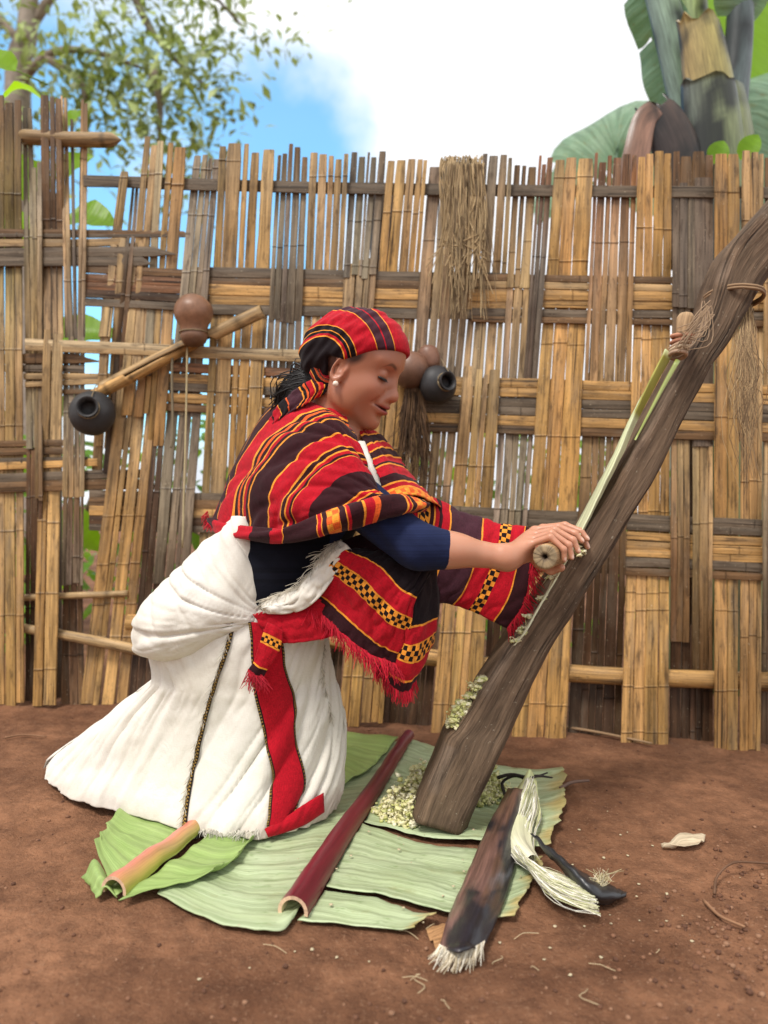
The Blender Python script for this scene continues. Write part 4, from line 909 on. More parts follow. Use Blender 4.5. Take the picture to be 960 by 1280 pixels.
# ------------------------------------------------------------------ spent sheath, white fibre, black tip
dk = empty('spent_sheath', G(600, 1090)); tag(dk, 'dark purple brown strip of spent sheath with frayed white end on the leaf', 'leaf sheath')
rows = [[(636, 984, .055), (646, 984, .07), (657, 984, .055)], [(610, 1034, .02), (630, 1036, .045), (650, 1030, .02)], [(590, 1080, .006), (616, 1084, .034), (642, 1078, .006)], [(566, 1130, .002), (596, 1136, .026), (628, 1126, .002)], [(549, 1182, .002), (576, 1192, .018), (606, 1176, .002)]]
Rr = [[G(p[0], p[1], p[2]+.014).tolist()[:2]+[p[2]] for p in r] for r in rows]; g = loft(Rr, 50, 16); V, UV, T = [], [], []
for i in range(51):
    for j in range(17):
        x, y, z = g[i, j]; u, v = i/50, j/16; zz = ground_h(x, y)+.014+z+.0015*vnoise((u*9, v*5, 2), 2, 2); V.append((x, y, zz)); UV.append((v*.1, u*.45))
        c = np.array(lin((116, 84, 68)))*(1-v)+np.array(lin((80, 60, 50)))*v; c = c*(1-u*.2)+np.array(lin((120, 92, 100)))*u*(v < .5)*.4
        bl = max(0, min(1, (vnoise((u*3.2, v*1.6, 7.7), 1.6, 3)+.35*(v-.35)+.22*(u > .62))*4)); c = c*(1-bl)+np.array(lin((36, 34, 40)))*bl
        gl = math.exp(-((u-.57+.05*nz1(v*6, 3))/.035)**2)*max(0, min(1, (v-.45)*4))*(.6+.5*vnoise((u*30, v*8, 2), 1, 2)); c = c*(1-.55*gl)+np.array(lin((150, 154, 164)))*.55*gl  # grey sheen across the strip painted into its colour
        T.append(c)
o_ = mesh('strip', V, gridfaces(50, 16), M['sheath'], dk, uv=UV, tint=T); md = o_.modifiers.new('solid', 'SOLIDIFY'); md.thickness = .003
def fr(r_):
    f = r_.random(); b_ = (549+57*f, 1184+12*math.sin(f*3)-6*f); e = (b_[0]-8+r_.gauss(-2, 7), b_[1]+r_.uniform(4, 26)); return [G(b_[0], b_[1]-4, .024), G((b_[0]+e[0])/2, (b_[1]+e[1])/2, .016), G(*e, .006)]
strands(fr, 110, .0010, 4, 5, ((226, 214, 190), (196, 180, 150), (236, 228, 210)), seed=31).build('frayed_end', M['fibre'], dk)
wf = empty('fibre_bundle', G(660, 1040)); tag(wf, 'bundle of wet white fibre with a black withered tip, right of the dark strip', 'fibre')
core = [(662, 974, .075), (654, 1000, .05), (646, 1030, .032), (648, 1058, .03), (666, 1082, .026), (700, 1102, .02), (742, 1118, .012)]
def wfp(r_):
    o1 = r_.gauss(0, 1); out = []
    for i, (x, y, z) in enumerate(core):
        w = (7, 15, 16, 14, 17, 19, 16)[i]; nx, ny = ((1, .1), (1, .1), (1, 0), (.9, .35), (.5, .8), (.3, .9), (.3, .9))[i]; out.append(G(x+nx*o1*w*.62+r_.gauss(0, 1.5), y+ny*o1*w*.5+r_.gauss(0, 1.2), z+.012)*(1, 1, 0)+np.array((0, 0, gz(P(x, y, 1.5)[0])))+np.array((0, 0, .012+z*(1-.25*abs(o1))+r_.uniform(-.006, .006))))
    return out[:r_.choice((6, 7, 7, 7))]
strands(wfp, 330, .0011, 4, 16, ((232, 226, 206), (214, 210, 178), (240, 236, 224), (196, 196, 150)), seed=33).build('fibre', M['fibre'], wf)
gs = loft([[G(x-w, y, z).tolist()[:2]+[z*.8], G(x, y, z).tolist()[:2]+[z+.012], G(x+w, y, z).tolist()[:2]+[z*.8]] for (x, y, z), w in zip(core[:5], (9, 18, 20, 17, 13))], 24, 8); V = [(x, y, ground_h(x, y)+.014+z+.0015*vnoise((x*40, y*40, 1), 1, 2)) for r in gs for x, y, z in r]
mesh('pith', V, gridfaces(24, 8), M['stalk'], wf, uv=[(j*.008, i*.01) for i in range(25) for j in range(9)], tint=[np.array(lin((206, 212, 150)))*(1-i/24)+np.array(lin((226, 222, 196)))*i/24 for i in range(25) for j in range(9)])
gs = loft([[(664, 1044, .055), (668, 1048, .058), (672, 1053, .050)], [(684, 1068, .045), (694, 1070, .055), (700, 1076, .04)], [(708, 1094, .02), (722, 1096, .045), (736, 1100, .02)], [(728, 1122, .004), (744, 1116, .028), (756, 1104, .012)], [(750, 1130, .002), (766, 1122, .014), (772, 1114, .006)], [(780, 1124, .002), (782, 1122, .004), (783, 1119, .002)]], 40, 10)
V = []
for r in gs:
    for x, y, z in r: q = G(x, y, z); V.append((q[0], q[1], ground_h(q[0], q[1])+.010+z+.006*vnoise((x*.09, y*.13, 1), 1, 3)))
o_ = mesh('withered_tip', V, gridfaces(40, 10), M['sheath'], wf, uv=[(j*.006, i*.008) for i in range(41) for j in range(11)], tint=[np.array(lin((44, 44, 46)))*(1+.4*nz1(i*.3+j, 3)) for i in range(41) for j in range(11)]); md = o_.modifiers.new('solid', 'SOLIDIFY'); md.thickness = .003
strands(lambda r_: [G(748+r_.gauss(0, 4), 1112, .02), G(752+r_.gauss(0, 6), 1100+r_.gauss(0, 3), .03), G(752+r_.gauss(4, 10), 1098-r_.uniform(-4, 14), .035)], 40, .0008, 4, 5, ((220, 208, 176), (196, 182, 140)), seed=35).build('frayed_end', M['fibre'], wf)
mb = MB()
for pts in ([(622, 972, .06), (640, 968, .075), (664, 972, .085), (684, 966, .07)], [(632, 996, .03), (628, 978, .05), (644, 970, .07), (660, 976, .08)], [(655, 974, .07), (672, 970, .08), (690, 972, .06)]):
    twig(mb, [G(x, y, z) for x, y, z in pts], .0045, .002, lin((50, 44, 40)), 6, 10)
mb.build('withered_ends', M['bark'], wf)

# ================================================================== LITTER
def stick(label, pts, r, c, dz=.004, name='twig', cat='twig'):
    mb = MB(); twig(mb, [np.array((*G(x, y)[:2], 0))+np.array((0, 0, ground_h(*G(x, y)[:2])+dz+z)) for x, y, z in pts], r, r*.7, lin(c), 6, 14); o = mb.build(name, M['fibre']); tag(o, label, cat)
stick('short pale stick on the loose soil at the lower right', [(880, 1130, .004), (900, 1148, .006), (931, 1163, .003)], .0032, (150, 112, 84))
stick('grey stick poking out from the right edge of the leaf mat', [(700, 992, .012), (715, 990, .016), (736, 986, .012)], .0045, (120, 96, 84))
stick('long thin stick lying at the foot of the fence behind the beam', [(700, 920, .01), (752, 927, .01), (815, 938, .008)], .005, (150, 122, 92))
stick('curled dry stem arching over the loose soil at the right edge', [(893, 1116, 0), (896, 1100, .014), (915, 1088, .022), (940, 1083, .02), (968, 1078, .006)], .0026, (112, 82, 62))
stick('thin dry stalk lying on the soil at the left near the fence', [(6, 925, .004), (30, 922, .005), (58, 924, .004)], .003, (140, 104, 78))
ml = MB(); q0 = G(880, 1052, 0); 
gs = loft([[(826, 1058), (828, 1058), (830, 1058)], [(838, 1056), (842, 1058), (846, 1060)], [(850, 1048), (852, 1055), (856, 1061)], [(870, 1048), (868, 1054), (872, 1060)], [(882, 1049), (880, 1052), (876, 1056)]], 20, 8)
V = []
for i, r in enumerate(gs):
    for j, (x, y, *_) in enumerate(r): q = G(x, y); V.append((q[0], q[1], ground_h(q[0], q[1])+.006+.010*abs(j/4-1)+.003*nz1(i*.5+j, 2)))
o_ = mesh('dry_leaf', V, gridfaces(20, 8), M['fibre'], None, uv=[(j*.004, i*.005) for i in range(21) for j in range(9)], tint=np.tile(lin((196, 178, 150)), (len(V), 1))); tag(o_, 'curled pale dry leaf lying alone on the soil at the right', 'dry leaf'); md = o_.modifiers.new('solid', 'SOLIDIFY'); md.thickness = .0012
gs = loft([[(606, 1155), (610, 1166), (612, 1172)], [(622, 1150), (628, 1158), (632, 1166)], [(640, 1148), (644, 1152), (646, 1158)]], 8, 6)
for k, (dx, dy) in enumerate(((-74, 4), (-66, 16))):
    V = []
    for i, r in enumerate(gs):
        for j, (x, y, *_) in enumerate(r): q = G(x+dx, y+dy); V.append((q[0], q[1], ground_h(q[0], q[1])+.005+.004*nz1(i*.6+j*.9+k*5, 2)))
    o_ = mesh('leaf_scrap', V, gridfaces(8, 6), M['fibre'], None, tint=np.tile(lin((178, 134, 92)), (len(V), 1)), uv=[(j*.004, i*.005) for i in range(9) for j in range(7)]); tag(o_, ('torn tan leaf scrap just below the tip of the big leaf', 'lower torn tan leaf scrap between the big leaf and the dark strip')[k], 'leaf scrap')
rnd = random.Random(77); mb = MB()
SC = [lin((112, 76, 56)), lin((136, 96, 72)), lin((96, 64, 47)), lin((150, 112, 86))]
def inmat(px, py): return 105 < px < 715 and 925 < py < 1172
for k in range(3200):
    u = rnd.random(); px = rnd.uniform(-40, 1000); py = 905+430*rnd.random()**1.1
    if k % 3 == 0: px = rnd.gauss(920, 70); py = rnd.gauss(1170, 70)
    if inmat(px, py) or py < 905: continue
    q = G(px, py); r_ = .0009+.0042*rnd.random()**6*(1.3 if px > 820 and py > 1060 else 1); lump(mb, (q[0], q[1], ground_h(q[0], q[1])+r_*.3), r_, rnd, SC[rnd.randrange(4)], .7, 5, 3)
o_ = mb.build('soil_crumbs', M['crumb'], origin=(0, 0, 0)); o_['kind'] = 'stuff'
mb = MB()
for k in range(70):
    px = rnd.gauss(640, 190); py = rnd.gauss(1110, 75)
    if py < 960 or py > 1300: continue
    q = G(px, py); zb = .016 if inmat(px, py) else .002
    lump(mb, (q[0], q[1], ground_h(q[0], q[1])+zb), rnd.uniform(.0012, .0034), rnd, lin((206, 190, 156)), .35, 6, 4, 1.2)
for k in range(16):
    px = rnd.gauss(620, 120); py = rnd.gauss(1185, 45); a = rnd.uniform(0, 6.28); l_ = rnd.uniform(10, 45)
    if inmat(px, py) and py < 1150: continue
    pts = []
    for t in (0, .33, .66, 1): q = G(px+math.cos(a+t*rnd.uniform(-.8, .8))*l_*t, py+math.sin(a)*l_*t*.5); pts.append((q[0], q[1], ground_h(q[0], q[1])+.003+.004*math.sin(t*3)))
    V, F, UV = tube(catmull(pts, 8), .0007, 4, caps=False); mb.add(V, F, UV, lin((206, 184, 146)))
o_ = mb.build('fibre_scraps', M['fibre'], origin=(0, 0, 0)); o_['kind'] = 'stuff'
# ================================================================== THE PERSON
def surfnet(S, X, Y, Z):
    """surface nets over a rectilinear grid"""
    ins = S < 0; nx, ny, nz = S.shape
    c = [ins[i:nx-1+i, j:ny-1+j, k:nz-1+k] for i in (0, 1) for j in (0, 1) for k in (0, 1)]
    al = c[0].copy(); an = c[0].copy()
    for q in c[1:]: al &= q; an |= q
    act = an & ~al; idx = np.argwhere(act); n = len(idx); ids = -np.ones(act.shape, np.int32); ids[tuple(idx.T)] = np.arange(n)
    acc = np.zeros((n, 3)); cnt = np.zeros(n); G3 = (X, Y, Z)
    for ax in range(3):
        o = [q for q in range(3) if q != ax]
        for a in (0, 1):
            for b_ in (0, 1):
                i0 = idx.copy(); i0[:, o[0]] += a; i0[:, o[1]] += b_; i1 = i0.copy(); i1[:, ax] += 1
                s0 = S[tuple(i0.T)]; s1 = S[tuple(i1.T)]; m_ = (s0 < 0) != (s1 < 0); t = np.where(m_, s0/(s0-s1+1e-12), 0)
                for q in range(3):
                    v = G3[q][i0[:, q]].astype(float)
                    if q == ax: v = v+t*(G3[q][i1[:, q]]-v)
                    acc[:, q] += np.where(m_, v, 0)
                cnt += m_
    V = acc/cnt[:, None]; F = []
    for ax in range(3):
        o = [q for q in range(3) if q != ax]
        sl0 = [slice(1, -1)]*3; sl0[ax] = slice(0, -1); sl1 = [slice(1, -1)]*3; sl1[ax] = slice(1, None)
        a = ins[tuple(sl0)]; b_ = ins[tuple(sl1)]; e = np.argwhere(a != b_); off = np.array([1, 1, 1]); off[ax] = 0; e = e+off
        f = []
        for d0, d1 in ((0, 0), (1, 0), (1, 1), (0, 1)):
            q = e.copy(); q[:, o[0]] -= 1-d0; q[:, o[1]] -= 1-d1; f.append(ids[tuple(q.T)])
        f = np.stack(f, 1); flip = ins[tuple(e.T)] != (ax == 1)
        f[~flip] = f[~flip][:, ::-1]; F.append(f)
    F = np.concatenate(F); return V, F[(F >= 0).all(1)]
def smin(a, b_, k):
    h = np.maximum(k-np.abs(a-b_), 0)/k; return np.minimum(a, b_)-h*h*k*.25
def smax(a, b_, k): return -smin(-a, -b_, k)
def ell(p, c, r):
    q = [(p[i]-c[i]) for i in range(3)]; k0 = np.sqrt(sum((q[i]/r[i])**2 for i in range(3))); k1 = np.sqrt(sum((q[i]/r[i]**2)**2 for i in range(3)))+1e-9
    return k0*(k0-1)/k1
def cap(p, a, b_, ra, rb):
    a = np.array(a, float); b_ = np.array(b_, float); d = b_-a; L2 = d.dot(d)
    t = np.clip(((p[0]-a[0])*d[0]+(p[1]-a[1])*d[1]+(p[2]-a[2])*d[2])/L2, 0, 1)
    return np.sqrt(sum((p[i]-a[i]-d[i]*t)**2 for i in range(3)))-(ra+(rb-ra)*t)
HO = P(438, 460, 1.565); PITCH, YAW, HS = R(21), R(20), 1.06
hf = np.array((math.cos(PITCH)*math.cos(YAW), -math.sin(YAW)*math.cos(PITCH), -math.sin(PITCH)))
hs = np.array((-math.sin(YAW), -math.cos(YAW), 0)); hs -= hf*hs.dot(hf); hs /= np.linalg.norm(hs)      # towards her right ear
hu = np.cross(hs, hf); hu = hu if hu[2] > 0 else -hu
def HL(p):   # world -> head coordinates (forward, right, up)
    q = [p[i]-HO[i] for i in range(3)]; return [sum(q[i]*ax[i] for i in range(3))/HS for ax in (hf, hs, hu)]
def HW(f, s, u): return HO+(hf*f+hs*s+hu*u)*HS
def cranium(p):
    d = ell(p, (-.006, 0, .034), (.088, .071, .073)); return smin(d, ell(p, (.033, 0, .039), (.061, .060, .059)), .055)
def head_sdf(p):
    d = cranium(p); S_ = lambda *a: [smin(d, a[0], a[1])]
    d = smin(d, ell(p, (.036, 0, -.018), (.056, .057, .066)), .03)
    d = smin(d, ell(p, (.042, 0, -.060), (.046, .043, .041)), .03)
    d = smin(d, ell(p, (.080, 0, -.087), (.016, .019, .016)), .022)
    pa = [p[0], np.abs(p[1]), p[2]]
    d = smin(d, ell(pa, (.061, .035, -.027), (.027, .024, .023)), .022)
    d = smin(d, ell(pa, (.028, .045, -.052), (.030, .013, .026)), .025)
    d = smin(d, cap(pa, (.0895, .010, .030), (.074, .047, .031), .0045, .0045), .02)
    d = smax(d, -ell(pa, (.101, .031, .0065), (.0165, .019, .0105)), .018)
    d = smin(d, cap(p, (.088, 0, .018), (.1045, 0, -.020), .0072, .0090), .014)
    d = smin(d, ell(p, (.1070, 0, -.0275), (.0105, .0110, .0100)), .009)
    d = smin(d, ell(pa, (.096, .0120, -.0305), (.0098, .0068, .0078)), .007)
    d = smax(d, -ell(pa, (.101, .0060, -.0385), (.006, .0036, .004)), .003)
    d = smin(d, ell(pa, (.0775, .0315, .0055), (.0140, .0155, .0130)), .005)           # eyeball under the lowered lid
    d = smin(d, ell(p, (.088, 0, -.0445), (.012, .024, .012)), .014)
    lip = pa[2]-.00016/.024*0-.9*np.maximum(pa[1]-.004, 0)**1.4*.9                        # the mouth line rises to a smile
    q = [p[0]+pa[1]**2*16, pa[1], lip]
    d = smin(d, ell(q, (.0945, 0, -.0503), (.0128, .027, .0070)), .006)
    d = smin(d, ell(q, (.0938, 0, -.0614), (.0130, .024, .0084)), .006)
    d = smax(d, -ell(q, (.106, 0, -.0556), (.013, .031, .0017)), .003)
    d = smax(d, -ell(pa, (.094, .031, -.047), (.010, .004, .006)), .008)                 # dimple at the corner
    d = smax(d, -ell(p, (.104, 0, -.073), (.012, .018, .006)), .008)
    d = smax(d, -cap(pa, (.100, .020, -.026), (.089, .036, -.050), .0016, .0016), .010)          # smile line
    # ears
    e_ = .88; ea = [(p[0]-.016-.20*p[2])/e_*1.2, (pa[1]-.0715+.28*(p[0]-.014))/e_, (p[2]+.010)/e_]
    ring = np.sqrt((np.sqrt((ea[0]/.66)**2+(ea[2])**2)-.026)**2+ea[1]**2)-.0052
    d2 = smin(ring, ell(ea, (.006, -.003, 0), (.015, .006, .026)), .006); d2 = smax(d2, -ell(ea, (.001, .007, .004), (.010, .009, .014)), .004)
    d2 = smin(d2, ell(ea, (.008, .001, -.028), (.009, .0055, .009)), .006); d2 = smin(d2, ell(ea, (.015, .001, -.002), (.004, .005, .007)), .004)
    return smin(d, d2*e_, .005)
# landmarks of the body
NECK = P(420, 532, 1.585); CHEST = P(392, 590, 1.61); WAIST = P(352, 700, 1.64); PELV = P(318, 765, 1.66)
SHR = P(420, 606, 1.485); ELR = P(522, 683, 1.425); WRR = P(634, 697, 1.462)
SHL = P(448, 592, 1.74); ELL_ = P(560, 672, 1.72); WRL = P(660, 690, 1.63)
KNR = P(335, 1000, 1.61); KNL = P(375, 975, 1.72); FTR = P(150, 985, 1.72); FTL = P(170, 970, 1.80)
TA, TB = P(681, 696, 1.432), P(716, 682, 1.655); tax = (TB-TA)/np.linalg.norm(TB-TA); TR = .0245          # the scraper
def tool_pt(d, ang, r):      # a point round the scraper: d metres along, ang from +X over the top
    e1 = np.array((1, 0, 0.))-tax*tax[0]; e1 /= np.linalg.norm(e1); e2 = np.cross(e1, tax); e2 = e2 if e2[2] > 0 else -e2
    return TA+tax*d+(e1*math.cos(R(ang))+e2*math.sin(R(ang)))*r
nails = []
def hand(p, wrist, d0, sgn, k):
    """a hand gripping the scraper from above; d0: little finger's distance along it; sgn +1 if the index lies farther on"""
    knuckles = []; d = None
    spec = [(0.000, .0064, 150, 84, 24, -14), (.0190, .0071, 146, 88, 30, -6), (.0385, .0074, 140, 86, 36, 8), (.0580, .0073, 132, 84, 46, 26)]
    for j, (off, r, a0, a1, a2, a3) in enumerate(spec):
        dd = d0+sgn*off; kn = tool_pt(dd, a0, TR+r+.011+.006*j); p1 = tool_pt(dd+.002*sgn, a1, TR+r+.006+.005*j); p2 = tool_pt(dd+.004*sgn, a2, TR+r+.002+.0075*j); p3 = tool_pt(dd+.006*sgn, a3, TR+r+.001+.0085*j); nails.append((p3, p3-p2, r))
        knuckles.append(kn)
        f = smin(smin(cap(p, kn, p1, r*1.12, r*1.02), cap(p, p1, p2, r*1.02, r*.95), .004), cap(p, p2, p3, r*.95, r*.80), .004)
        d = f if d is None else np.minimum(d, f)
    w = np.array(wrist); palm = None
    for j, kn in enumerate(knuckles):
        o = (j-1.5)*.010*sgn*tax; c_ = cap(p, w+o, kn-np.array((.004, 0, .003)), .0145, .0100); palm = c_ if palm is None else smin(palm, c_, .016)
    hl = tool_pt(d0+.03*sgn, 188, TR+.012); palm = smin(palm, cap(p, w+np.array((0, 0, -.002)), hl, .0165, .011), .02)
    # thumb leaves the side of the palm near its base and closes beneath the scraper
    b0 = w*.45+knuckles[3]*.55+np.array((0, 0, -.012)); t1 = tool_pt(d0+.055*sgn, 214, TR+.014); t2 = tool_pt(d0+.046*sgn, 262, TR+.010); t3 = tool_pt(d0+.036*sgn, 304, TR+.008)
    th = smin(smin(cap(p, b0, t1, .013, .0115), cap(p, t1, t2, .0112, .0098), .006), cap(p, t2, t3, .0098, .0082), .005)
    return smin(smin(palm, d, .007), th, .010)
X = np.arange(-.50, .47, .0022); Y = np.arange(1.36, 1.86, .0026)
Z = np.concatenate([np.arange(0.0, .545, .008), np.arange(.545, .68, .0021), np.arange(.68, .80, .005), np.arange(.80, 1.115, .0021)])
S = np.full((len(X), len(Y), len(Z)), .05, np.float32)
def apply(fn, lo, hi, k):
    a = [slice(*np.searchsorted(g, (lo[i], hi[i]))) for i, g in enumerate((X, Y, Z))]
    p = [X[a[0]][:, None, None], Y[a[1]][None, :, None], Z[a[2]][None, None, :]]
    v = np.minimum(fn(p), .05).astype(np.float32); sub = S[tuple(a)]; S[tuple(a)] = smin(sub, v, k) if k else np.minimum(sub, v)
def acap(a, b_, ra, rb, k=.02):
    a = np.array(a); b_ = np.array(b_); m_ = max(ra, rb)+.055; apply(lambda p: cap(p, a, b_, ra, rb), np.minimum(a, b_)-m_, np.maximum(a, b_)+m_, k)
acap(CHEST+np.array((.02, 0, .0)), WAIST, .115, .105, .05); acap(WAIST, PELV, .105, .125, .05)
acap(SHR+np.array((-.03, .03, 0)), SHL+np.array((-.03, -.03, 0)), .062, .062, .05)
acap(P(330, 775, 1.64), KNR, .075, .055, .03); acap(KNR, FTR, .052, .035, .03); acap(P(330, 765, 1.72), KNL, .085, .055, .03); acap(KNL, FTL, .052, .035, .03)
acap(FTR, FTR+np.array((-.13, .02, -.01)), .034, .022, .02); acap(FTL, FTL+np.array((-.13, .02, -.01)), .034, .022, .02)
acap(SHR, ELR, .047, .037, .03); acap(ELR, WRR, .0370, .0225, .02); acap(SHL, ELL_, .047, .037, .03); acap(ELL_, WRL, .037, .025, .02)
apply(lambda p: smax(smin(ell(p, ELR+(WRR-ELR)*.28, (.062, .035, .034)), np.full(1, .05), .01), np.full(1, -1.), .01), ELR-.12, ELR+.14, .02)
acap(WRR-(WRR-ELR)/np.linalg.norm(WRR-ELR)*.012+np.array((0, -.012, .013)), WRR-(WRR-ELR)/np.linalg.norm(WRR-ELR)*.004+np.array((0, -.012, .012)), .0085, .008, .012)
acap(HW(-.022, 0, -.045), NECK+np.array((-.008, .005, -.015)), .046, .052, .03)
acap(HW(.005, 0, -.060), NECK+np.array((.016, 0, -.02)), .035, .044, .03)
apply(lambda p: head_sdf(HL(p))*HS, HO-.19, HO+.19, .012)
apply(lambda p: hand(p, WRR, .024, 1, .01), WRR-.06, WRR+.16, .02)
apply(lambda p: hand(p, WRL, .205, -1, .01), WRL-np.array((.06, .12, .08)), WRL+np.array((.16, .08, .1)), .02)
V, F = surfnet(S, X, Y, Z); del S
p0 = np.array((-.27, 1.66, gz(-.27)))
person = empty('person', p0); tag(person, 'kneeling woman in red striped shawl and white dress scraping a sheath on the beam', 'person')
hl = HL([V[:, 0], V[:, 1], V[:, 2]]); hl = [np.asarray(q) for q in hl]
skin = np.tile(lin((168, 112, 86)), (len(V), 1)); arm = np.clip((V[:, 0]-.02)/.1, 0, 1)*(V[:, 2] < .78); skin = skin*(1-arm[:, None])+np.array(lin((192, 138, 110)))*arm[:, None]  # arms lighter: the stronger light on them put into the skin colour
inh = (V[:, 2] > .80) & (np.abs(V[:, 0]-HO[0]) < .2)
def paint(mask, col):
    global skin
    mk = np.clip(mask, 0, 1)*inh; skin = skin*(1-mk[:, None])+np.array(lin(col))*mk[:, None]
for tip, dv_, r_ in nails:        # pale nails on the backs of the finger ends, pink knuckle skin elsewhere stays
    dv_ = dv_/np.linalg.norm(dv_); q = V-tip-dv_*r_*.25; al_ = q@dv_; rad_ = np.linalg.norm(q-np.outer(al_, dv_), axis=1); upv = np.cross(dv_, tax); upv = upv if upv[2]+.3*upv[0] > 0 else -upv
    mk = np.clip(1.6-np.abs(al_)/.0062, 0, 1)*(rad_ < r_*1.5)*((q@upv) > r_*.35); skin = skin*(1-mk[:, None]*.85)+np.array(lin((232, 200, 182)))*mk[:, None]*.85
as_ = np.abs(hl[1]); f, u = hl[0], hl[2]
ul = u-.9*.9*np.maximum(as_-.004, 0)**1.4
lipm = np.clip(1.6-np.sqrt(((ul+.0556)/.0105)**2+(as_/.0265)**2)*1.5, 0, 1)*(f > .07); paint(lipm*1.4, (150, 72, 70)); paint(np.clip(1.5-np.abs(ul+.0556)/.0016, 0, 1)*(as_ < .026)*(f > .07), (72, 36, 34))
bu = .0205+.0090*np.sin(np.clip((as_-.010)/.040, 0, 1)*2.5)-.012*np.clip((as_-.03)/.02, 0, 1)**2
bw = .0024*np.clip((.060-as_)/.026, .3, 1); paint(np.clip(1.7-np.abs(u-bu)/bw, 0, 1)*np.clip((as_-.012)/.008, 0, 1)*np.clip((.052-as_)/.014, 0, 1)*(f > .03)*.8, (58, 38, 31))
cheek = np.exp(-(((f-.07)/.03)**2+((as_-.04)/.02)**2+((u+.028)/.022)**2)); paint(cheek*.35, (186, 108, 88))
lid = np.exp(-(((as_-.031)/.016)**2+((u-.010)/.009)**2))*(f > .07); paint(lid*.5, (186, 128, 104))
liner = np.exp(-((u+.0006+.0022*np.cos((as_-.031)*90))/.0030)**2)*np.clip(1.8-np.abs(as_-.0315)/.0085, 0, 1)*(f > .06); paint(liner*.95, (34, 22, 20)); crease = np.exp(-((u-.0175+((as_-.031)/.02)**2*.005)/.0016)**2)*np.clip(1.7-np.abs(as_-.032)/.010, 0, 1)*(f > .05); paint(crease*.45, (104, 62, 48))
hairm = np.clip((u-.036)/.004, 0, 1)*np.clip((.052-f)/.01, 0, 1)+np.clip((-f+.001)/.004, 0, 1)*(u > -.022)+np.clip((-f-.022)/.006, 0, 1)*(u > -.05)+np.clip(1.7-np.sqrt(((f-.036-(u-.02)*.4)/.014)**2+((u-.020)/.016)**2)*1.2, 0, 1)*(as_ > .03); paint(hairm, (30, 22, 20))
m, nt, b = newmat('skin'); n1 = noise_(nt, coord(nt), 260, 3, .6); n2 = noise_(nt, coord(nt), 24, 3, .5)
c = mixc(nt, maprange(nt, n2, .3, .7, 0, .18), tintattr(nt), l4((186, 110, 88)))
nt.links.new(c, b.inputs['Base Color']); b.inputs['Roughness'].default_value = .40; b.inputs['Specular IOR Level'].default_value = .5
b.inputs['Subsurface Weight'].default_value = .18; b.inputs['Subsurface Radius'].default_value = (.012, .005, .003); b.inputs['Subsurface Scale'].default_value = .5
bump_(nt, b, n1, .10, .0006); M['skin'] = m
o_ = mesh('body', V, F.tolist(), m, person, tint=skin); md = o_.modifiers.new('smooth', 'SMOOTH'); md.iterations = 2; md.factor = .5
# lashes, earring
m, nt, b = newmat('hair_black'); b.inputs['Base Color'].default_value = l4((20, 16, 16)); b.inputs['Roughness'].default_value = .45; M['hair'] = m
for sg in (1, -1):
    mb = MB(); pts = []
    for q in np.linspace(-1, 1, 11):
        ex, ey = .0142, .0150; aa = q*1.28; pts.append(HW(.0775+.0158*math.cos(aa)*.98, sg*(.0315+ey*1.06*math.sin(aa)), .0055-.0052-.0022*math.cos(aa)))
    V_, F_, UV_ = tube(pts, np.array([.0008]+[.0024]*9+[.0008])*1.05, 5); mb.add(V_, F_, UV_, (1, 1, 1))
    for q in np.linspace(-.9, 1.05, 17):
        aa = q*1.15; b0 = np.array((.0778+.0150*math.cos(aa), sg*(.031+.015*math.sin(aa)), .0055-.0052-.0022*math.cos(aa))); d_ = np.array((math.cos(aa)*.006, sg*math.sin(aa)*.006, -.0035)); V_, F_, UV_ = tube([HW(*b0), HW(*(b0+d_*.6)), HW(*(b0+d_+np.array((.0006, 0, .0010))))], [.0005, .0004, .0001], 4, caps=False); mb.add(V_, F_, UV_, (1, 1, 1))
    mb.build('eyelashes', M['hair'], person)
m, nt, b = newmat('pearl'); b.inputs['Base Color'].default_value = l4((232, 214, 196)); b.inputs['Roughness'].default_value = .25; M['pearl'] = m
for sg in (1, -1):
    mb = MB(); ctr = HW(.0175, sg*.0775, -.0405); V_, F_ = lathe([(-.006, .0005), (-.0045, .0045), (0, .0062), (.0045, .0045), (.006, .0005)], (0, 0, 1), (0, 1, 0), ctr, 12); mb.add(V_, F_, None, (1, 1, 1)); mb.build('earring', M['pearl'], person)

